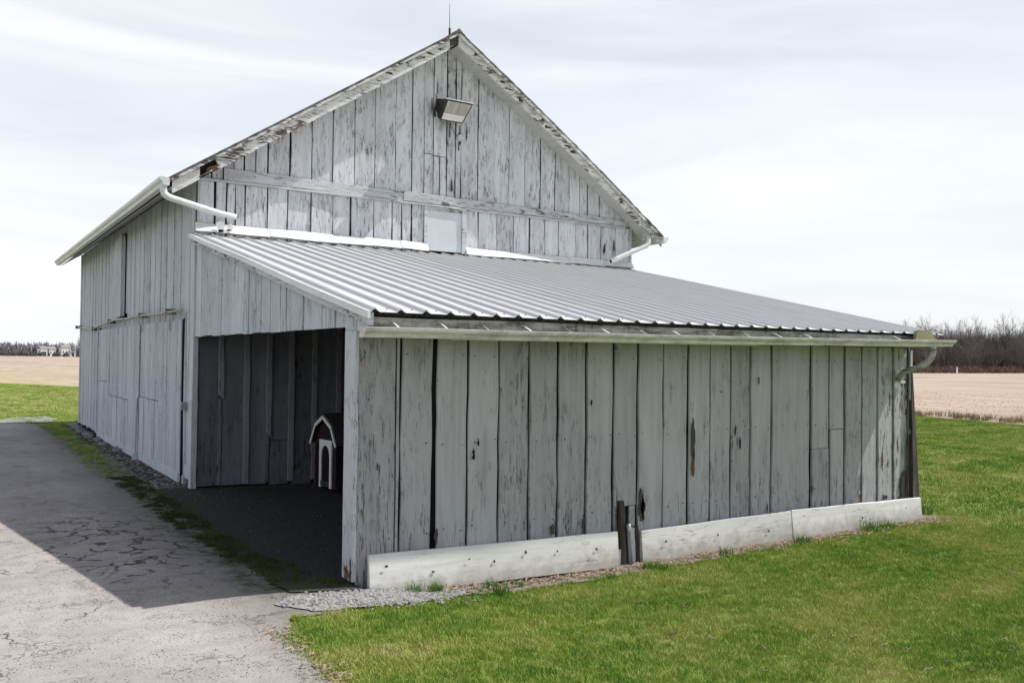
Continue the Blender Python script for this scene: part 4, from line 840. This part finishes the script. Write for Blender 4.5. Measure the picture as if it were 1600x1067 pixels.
# --- metal roof: ribbed panels, four ribs each
def ribz(x):
    t = (x/.2286) % 1.0; d = min(t, 1-t)*.2286
    if d < .008: return .032
    if d < .026: return .032*(1-(d-.008)/.018)
    e = min(abs(t-.36), abs(t-.64))*.2286
    return .008 if e < .008 else 0.
px = [0]
def xs_for(a, b):
    out = set([a, b]); k = math.floor(a/.2286)
    while k*.2286 < b+.2286:
        c = k*.2286
        for o_ in (-.032, -.010, .010, .032, .36*.2286-.012, .36*.2286-.006, .36*.2286+.006, .36*.2286+.012, .64*.2286-.012, .64*.2286-.006, .64*.2286+.006, .64*.2286+.012):
            if a < c+o_ < b: out.add(round(c+o_, 5))
        k += 1
    return sorted(out)
B = MB()
for k in range(9): yy = -.25-k*.71; B.box((0.0, yy-.045, lt(yy)-.055), (W-.1, yy+.045, lt(yy)-.018))
sr = B.build('shed_roof', M['bare'], barn)
x = -.085; R0 = .0
while x < 7.9:
    b = min(x+.9144, 7.92); xs = xs_for(x, b); rows = 10; v = []
    lift = .0; ph = R()*10
    for j in range(rows+1):
        yy = .02-(6.10+U(-.004, .004))*j/rows if j in (0, rows) else .02-6.10*j/rows
        for q in xs:
            wv = .0035*noise.noise(Vector((q*2.2, yy*1.1, ph)))
            v.append((q, yy, lt(yy)+ribz(q+.03)+wv))
    n = len(xs); nv = len(v)
    v += [(a_, b_, c_-.0015) for a_, b_, c_ in v]
    f = [(j*n+i, j*n+i+1, (j+1)*n+i+1, (j+1)*n+i) for j in range(rows) for i in range(n-1)]
    f += [tuple(q+nv for q in t[::-1]) for t in f]
    f += [(rows*n+i, rows*n+i+1, nv+rows*n+i+1, nv+rows*n+i) for i in range(n-1)]
    obj('roof_panel', v, f, M['metal'], sr)
    x = b+.0006
B = MB()
for k in range(9):
    yy = -.25-k*.71
    for r_ in range(0, 36):
        xx = r_*.2286-.03+.052
        if xx > 7.88 or xx < -.05: continue
        for o_ in ((0, .115) if k in (0, 8) else (0,) if (r_+k) % 4 else ()):
            a = xx+o_; z = lt(yy)+.001; B.add([(a-.008, yy-.008, z), (a+.008, yy-.008, z), (a+.008, yy+.008, z), (a-.008, yy+.008, z), (a, yy, z+.010)], [(0, 1, 4), (1, 2, 4), (2, 3, 4), (3, 0, 4)])
B.build('roof_screws', M['iron'], sr, kind='stuff')

# --- front eave: fascia, gutter with hangers, soffit
hboard(F(-5.99), -.055, 7.86, (2.035, 2.06), (2.165, 2.175), M['fascia'], barn, .02, .02, 'fascia_board', n=30, wob=.006)
hboard(F(-5.70), .0, 7.80, 2.035, 2.06, M['soffit'], barn, .30, .29, 'soffit', n=20, wob=.003)
hboard(F(-5.70), -.02, .80, (2.035, 2.003), (2.062, 2.028), M['band'], barn, .16, .03, 'trim_strip', n=6); hboard(F(-5.70), .0, .35, 2.063, 2.095, M['band'], barn, .20, .1, 'trim_strip', n=3)
hboard(F(-5.70), .80, 4.7, (1.997, 2.007), (2.020, 2.028), M['gutterclean'], barn, .12, .03, 'trim_strip', n=10)
fg = gutter((-.14, -6.02, 2.070), (8.06, -6.02, 2.125), (0, -1, 0), 'gutter', M['gutter'], .14, .075, 40, .012)
for x in (.14, .58, .98, 1.42, 1.86, 2.3, 2.76, 3.2, 3.68, 4.2, 4.7, 5.2, 5.75, 6.3, 6.85):
    k = (x+.14)/8.2; z = 2.070+.055*k-.012*math.sin(math.pi*k)
    B = MB(); B.hexa([(x-.009, -6.015, z+.062), (x+.009, -6.015, z+.062), (x+.009, -6.155, z+.004), (x-.009, -6.155, z+.004), (x-.009, -6.015, z+.068), (x+.009, -6.015, z+.068), (x+.009, -6.155, z+.012), (x-.009, -6.155, z+.012)]); B.build('gutter_hanger', M['fascia' if int(x*10) % 3 == 0 else 'gutter'], fg)
B = MB(); B.hexa([(7.16, -6.155, 2.125), (7.60, -6.155, 2.13), (7.62, -6.10, 2.13), (7.20, -6.10, 2.125), (7.24, -6.15, 2.245), (7.49, -6.15, 2.25), (7.58, -6.05, 2.23), (7.28, -6.05, 2.23)]); B.build('splash_guard', M['diverter'], fg)
pth = [(7.62, -6.10, 2.05), (7.62, -6.10, 2.0)]; rad = [.05, .05]
for k in range(15):   # corrugated elbow
    a = k/14*1.05; pth.append((7.62-.26*(1-math.cos(a)), -6.10+.09*(1-math.cos(a))*1.6, 2.0-.23*math.sin(a))); rad.append(.059 if k % 2 else .045)
e = Vector(pth[-1]); pth += [tuple(e+Vector((-.02, .025, -.02)))]; rad += [.055]
ds = spout(pth, rad, M['spout'], False)
q = MB(); q.tube([e+Vector((-.01, .01, -.01)), e+Vector((-.12, .17, -.085)), (7.47, -5.72, 1.62)], [.045, .044, .044], 12, sq=.8); q.build('lower_spout', M['spout'], ds)
q = MB(); q.box((7.43, -5.735, 1.60), (7.46, -5.71, 1.74)); q.box((7.50, -5.74, 1.57), (7.60, -5.71, 1.60)); q.build('spout_clip', M['flash'], ds)

# ------------------------------------------------------------------ gambrel dog house in the shed
dh = empty('dog_house', (1.63, -.78, 0), 'small barn-shaped dog house, dark red with white arched doorway, inside the shed', 'dog house', rz=math.radians(9))
wd2, hh = .29, .62
prof = [(-.29, 0), (.29, 0), (.29, .60), (.30, .62), (.20, .86), (0, .985), (-.20, .86), (-.30, .62), (-.29, .60)]
B = MB(); n = len(prof); dep = .85
B.add([(0, a, b) for a, b in prof]+[(dep, a, b) for a, b in prof], [tuple(range(n)), tuple(range(n, 2*n))]+[(j, (j+1) % n, n+(j+1) % n, n+j) for j in range(n)]); B.build('body', M['dogred'], dh)
def strip(name, pts, wid, x0, x1, mat, par):
    B = MB()
    for (a0, b0), (a1, b1) in zip(pts[:-1], pts[1:]):
        d = Vector((a1-a0, b1-b0)).normalized(); nn = Vector((-d.y, d.x))*wid
        B.add([(x0, a0, b0), (x0, a1, b1), (x0, a1+nn.x, b1+nn.y), (x0, a0+nn.x, b0+nn.y), (x1, a0, b0), (x1, a1, b1), (x1, a1+nn.x, b1+nn.y), (x1, a0+nn.x, b0+nn.y)], [(0, 1, 2, 3), (4, 5, 6, 7), (0, 1, 5, 4), (1, 2, 6, 5), (2, 3, 7, 6), (3, 0, 4, 7)])
    return B.build(name, mat, par)
strip('roof', [(-.36, .60), (-.225, .885), (0, 1.02), (.225, .885), (.36, .60)], .022, -.06, dep+.05, M['dogroof'], dh)
strip('roof_trim', [(-.365, .60), (-.222, .872)], -.032, -.075, -.062, M['dogtrim'], dh); strip('roof_trim', [(-.232, .872), (0, 1.012)], -.045, -.076, -.062, M['dogtrim'], dh)
strip('roof_trim', [(0, 1.012), (.232, .872)], -.045, -.076, -.062, M['dogtrim'], dh); strip('roof_trim', [(.222, .872), (.365, .60)], -.032, -.075, -.062, M['dogtrim'], dh)
# arched door surround
B = MB(); inner = [(-.115, .0), (-.115, .42)]+[(.115*-math.cos(t*math.pi/10), .42+.17*math.sin(t*math.pi/10)) for t in range(1, 10)]+[(.115, .42), (.115, .0)]
outer = [(-.165, 0), (-.165, .42)]+[(-.165+.33*t/10, .665) for t in range(1, 10)]+[(.165, .42), (.165, 0)]
outer[2] = (-.165, .665); outer[-3] = (.165, .665)
k = len(inner)
V = [(-.022, a, b) for a, b in outer]+[(-.022, a, b) for a, b in inner]+[(-.003, a, b) for a, b in outer]+[(-.003, a, b) for a, b in inner]
Fc = []
for j in range(k-1): Fc += [(j, j+1, k+j+1, k+j), (2*k+j, 2*k+j+1, 3*k+j+1, 3*k+j), (k+j, k+j+1, 3*k+j+1, 3*k+j), (j, j+1, 2*k+j+1, 2*k+j)]
obj('door_surround', V, Fc, M['dogtrim'], dh)
B = MB(); B.add([(-.004, a*.99, b) for a, b in inner]+[(-.001, a*.99, b) for a, b in inner], [tuple(range(k)), tuple(range(k, 2*k))]+[(j, (j+1) % k, k+(j+1) % k, k+j) for j in range(k)]); B.build('doorway', M['dark'], dh)  # dark plate on the solid front paints in the shaded opening
B = MB(); B.box((-.03, -.11, .02), (-.008, .11, .09)); B.build('threshold', M['dogroof'], dh)
for a in (.25, -.29): B = MB(); B.box((-.018, a, .02), (0, a+.04, .60)); B.build('corner_trim', M['dogred'], dh)

# ------------------------------------------------------------------ trees
def bare_tree(seed, H_, spread, gens=5, base=.13):
    rr = random.Random(seed); T = MB(); C = MB()
    def twig(p, d, l, w):
        q = p+d*l; s = d.cross(Vector((rr.uniform(-1, 1), rr.uniform(-1, 1), rr.uniform(-1, 1)))).normalized()*w
        C.add([p-s, p+s, q], [(0, 1, 2)])
    def br(p, d, l, r, g):
        k = 3; pts = [p]; dd = d.copy()
        for i in range(k):
            dd = (dd+Vector((rr.uniform(-1, 1), rr.uniform(-1, 1), rr.uniform(-.5, .9)))*.16).normalized(); pts.append(pts[-1]+dd*l/k)
        (T if g == 0 else C).tube(pts, [r, r*.85, r*.7, r*.5], 5 if g < 2 else 3, cap=False)
        if g >= gens-1:
            for i in range(5):
                q = pts[rr.randint(1, 3)]; a = (dd+Vector((rr.uniform(-1, 1), rr.uniform(-1, 1), rr.uniform(-.4, .9)))*.9).normalized(); twig(q, a, l*rr.uniform(.5, 1.1), .014)
            return
        nb = 4 if g == 0 else 3
        for i in range(nb+ (1 if g < 2 else 0)):
            t = rr.uniform(.45, 1.) if g else rr.uniform(.3, 1.); j = min(2, int(t*3)); q = pts[j].lerp(pts[j+1], t*3-j)
            a = (dd*rr.uniform(.5, 1.)+Vector((rr.uniform(-1, 1), rr.uniform(-1, 1), rr.uniform(-.1, .6)))*spread).normalized()
            br(q, a, l*rr.uniform(.52, .78), r*.55, g+1)
    br(Vector((0, 0, -.3)), Vector((0, 0, 1)), H_*.42, base, 0)
    return T, C
protos = []
for s, (hh_, sp) in enumerate([(10.5, .62), (9.2, .75), (11.6, .5), (8.2, .85), (10, .7)]):
    T, C = bare_tree(s+3, hh_, sp); protos.append((T, C, hh_))
cols = []
for T, C, hh_ in protos:
    a = T.build('trunk', M['bark'], fix=False).data; b = C.build('crown', M['twig'], fix=False).data; cols.append((a, b))
for o in [o for o in COL.objects if o.name.split('.')[0] in ('trunk', 'crown')]: bpy.data.objects.remove(o)
def plant(x, y, z, k, s, rz, label, group):
    t = empty('bare_tree', (x, y, z), label, 'tree', group, rz); t.scale = (s, s, s)
    for nm, me in (('trunk', cols[k][0]), ('crown', cols[k][1])):
        c = bpy.data.objects.new(nm, me); COL.objects.link(c); c.parent = t
TL0, TL1 = Vector((132, 88)), Vector((232, 80))
rr = random.Random(5)
for i in range(190):
    k = i/189; p = TL0.lerp(TL1, k**.9); row = rr.choice((0, 1, 2, 2, 3)); x = p.x+rr.uniform(-1.5, 1.5)+row*3.5; y = p.y+rr.uniform(-3, 3)+2+row*5
    env = .78+.16*noise.noise(Vector((p.x*.05, 3, 0)))+.24*ss(.10, .42, k)
    plant(x, y, -.35, rr.randint(0, 4), env*rr.uniform(.72, 1.0), rr.uniform(0, 6.28), 'bare grey tree in the dense leafless wood beyond the ploughed field', 'bare trees of the wood beyond the field')
def thicket(name, n, place, hmin, hmax, w, mat, label, seed, twigs=26, spread=.5):
    rr = random.Random(seed); B = MB()
    for i in range(n):
        x, y, z0 = place(rr); h = rr.uniform(hmin, hmax)
        for j in range(twigs):
            a = rr.uniform(0, 6.283); b = rr.uniform(0, 1); r0 = rr.uniform(0, .35)*h*spread; p = Vector((x+math.cos(a)*r0, y+math.sin(a)*r0, z0+rr.uniform(0, .55)*h))
            d = Vector((math.cos(a)*spread*b, math.sin(a)*spread*b, 1)).normalized(); q = p+d*h*rr.uniform(.25, .6); s = Vector((math.cos(a+1.57), math.sin(a+1.57), 0))*w*rr.uniform(.5, 1.2)
            B.add([p-s, p+s, q+s*.3, q-s*.3], [(0, 1, 2, 3)])
    o = B.build(name, mat, kind='stuff', fix=False); o['label'] = label; o['category'] = 'brush'; return o
def pl1(rr): k = rr.random(); p = TL0.lerp(TL1, k); return p.x+rr.uniform(-1, 1), p.y+rr.uniform(-3, 0), -.35
thicket('brush', 900, pl1, .7, 1.9, .05, M['brush'], 'reddish brown brush along the foot of the bare wood', 3, 18, .8)
def pl2(rr): k = rr.random(); p = TL0.lerp(TL1, k); return p.x+rr.uniform(2, 18), p.y+rr.uniform(8, 24), -.35
thicket('undergrowth', 2400, pl2, 4.5, 10.2, .042, M['twig'], 'dark tangled undergrowth inside the bare wood', 4, 36, .45)
def pl3(rr): x = rr.uniform(-180, 135); return x, 505+rr.uniform(0, 40)-abs(x-20)*.03, -.3
thicket('distant_wood', 1500, pl3, 4.5, 7.4, .5, M['farwood_haze'], 'low grey line of distant leafless woods on the horizon', 5, 34, .6)
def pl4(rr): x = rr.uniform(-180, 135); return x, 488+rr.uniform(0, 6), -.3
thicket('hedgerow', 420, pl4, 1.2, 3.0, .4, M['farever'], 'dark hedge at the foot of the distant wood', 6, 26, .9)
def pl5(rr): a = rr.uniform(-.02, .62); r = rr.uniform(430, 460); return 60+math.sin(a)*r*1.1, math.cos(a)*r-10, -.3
thicket('far_tree_line', 900, pl5, 6., 10., .32, M['farwood_haze'], 'far tree line hidden behind the barn', 7, 30, .6)
# distant houses
for k, (x, y, w_, h_, lab, rz) in enumerate([(40.5, 500, 3.2, 3.4, 'small pale distant house leftmost of the row before the wood', .3), (44.5, 501, 3.4, 3.2, 'low pale distant house with a grey roof second from the left', .3), (50.8, 500, 4.2, 4.2, 'tall white distant house in the middle of the row', .2), (54, 499, 2.6, 2.0, 'lowest white distant shed between the two tall houses', .2), (58.5, 500, 7.0, 4.2, 'wide white distant house nearest the barn wall', .15)]):
    h0 = empty('distant_house', (x, y, -.3), lab, 'house', 'white houses on the horizon', rz)
    B = MB(); B.box((-w_/2, -2.5, 0), (w_/2, 2.5, h_+.6)); B.build('wall', M['housewall'], h0)
    B = MB(); B.add([(-w_/2-.3, -2.9, h_+.6), (w_/2+.3, -2.9, h_+.6), (w_/2+.3, 2.9, h_+.6), (-w_/2-.3, 2.9, h_+.6), (-w_/2-.3, 0, h_+1.9), (w_/2+.3, 0, h_+1.9)], [(0, 1, 5, 4), (2, 3, 4, 5), (0, 4, 3), (1, 2, 5), (0, 3, 2, 1)]); B.build('roof', M['houseroof'], h0)
    for j in range(int(w_/1.5)):
        B = MB(); xx = -w_/2+.8+j*1.5; B.box((xx-.35, -2.56, h_*.45), (xx+.35, -2.51, h_*.45+.9)); B.build('window', M['glassdark'], h0)
B = MB(); B.tube([(0, 0, 0), (0, 0, 1.1)], [.16, .12], 8); B.tube([(0, 0, 1.1), (0, 0, 1.35)], [.12, .02], 8); mk = B.build('field_marker', M['housewall']); mk.location = (155, 79, -.33); mk['label'] = 'small white marker post at the far edge of the ploughed field'; mk['category'] = 'marker'
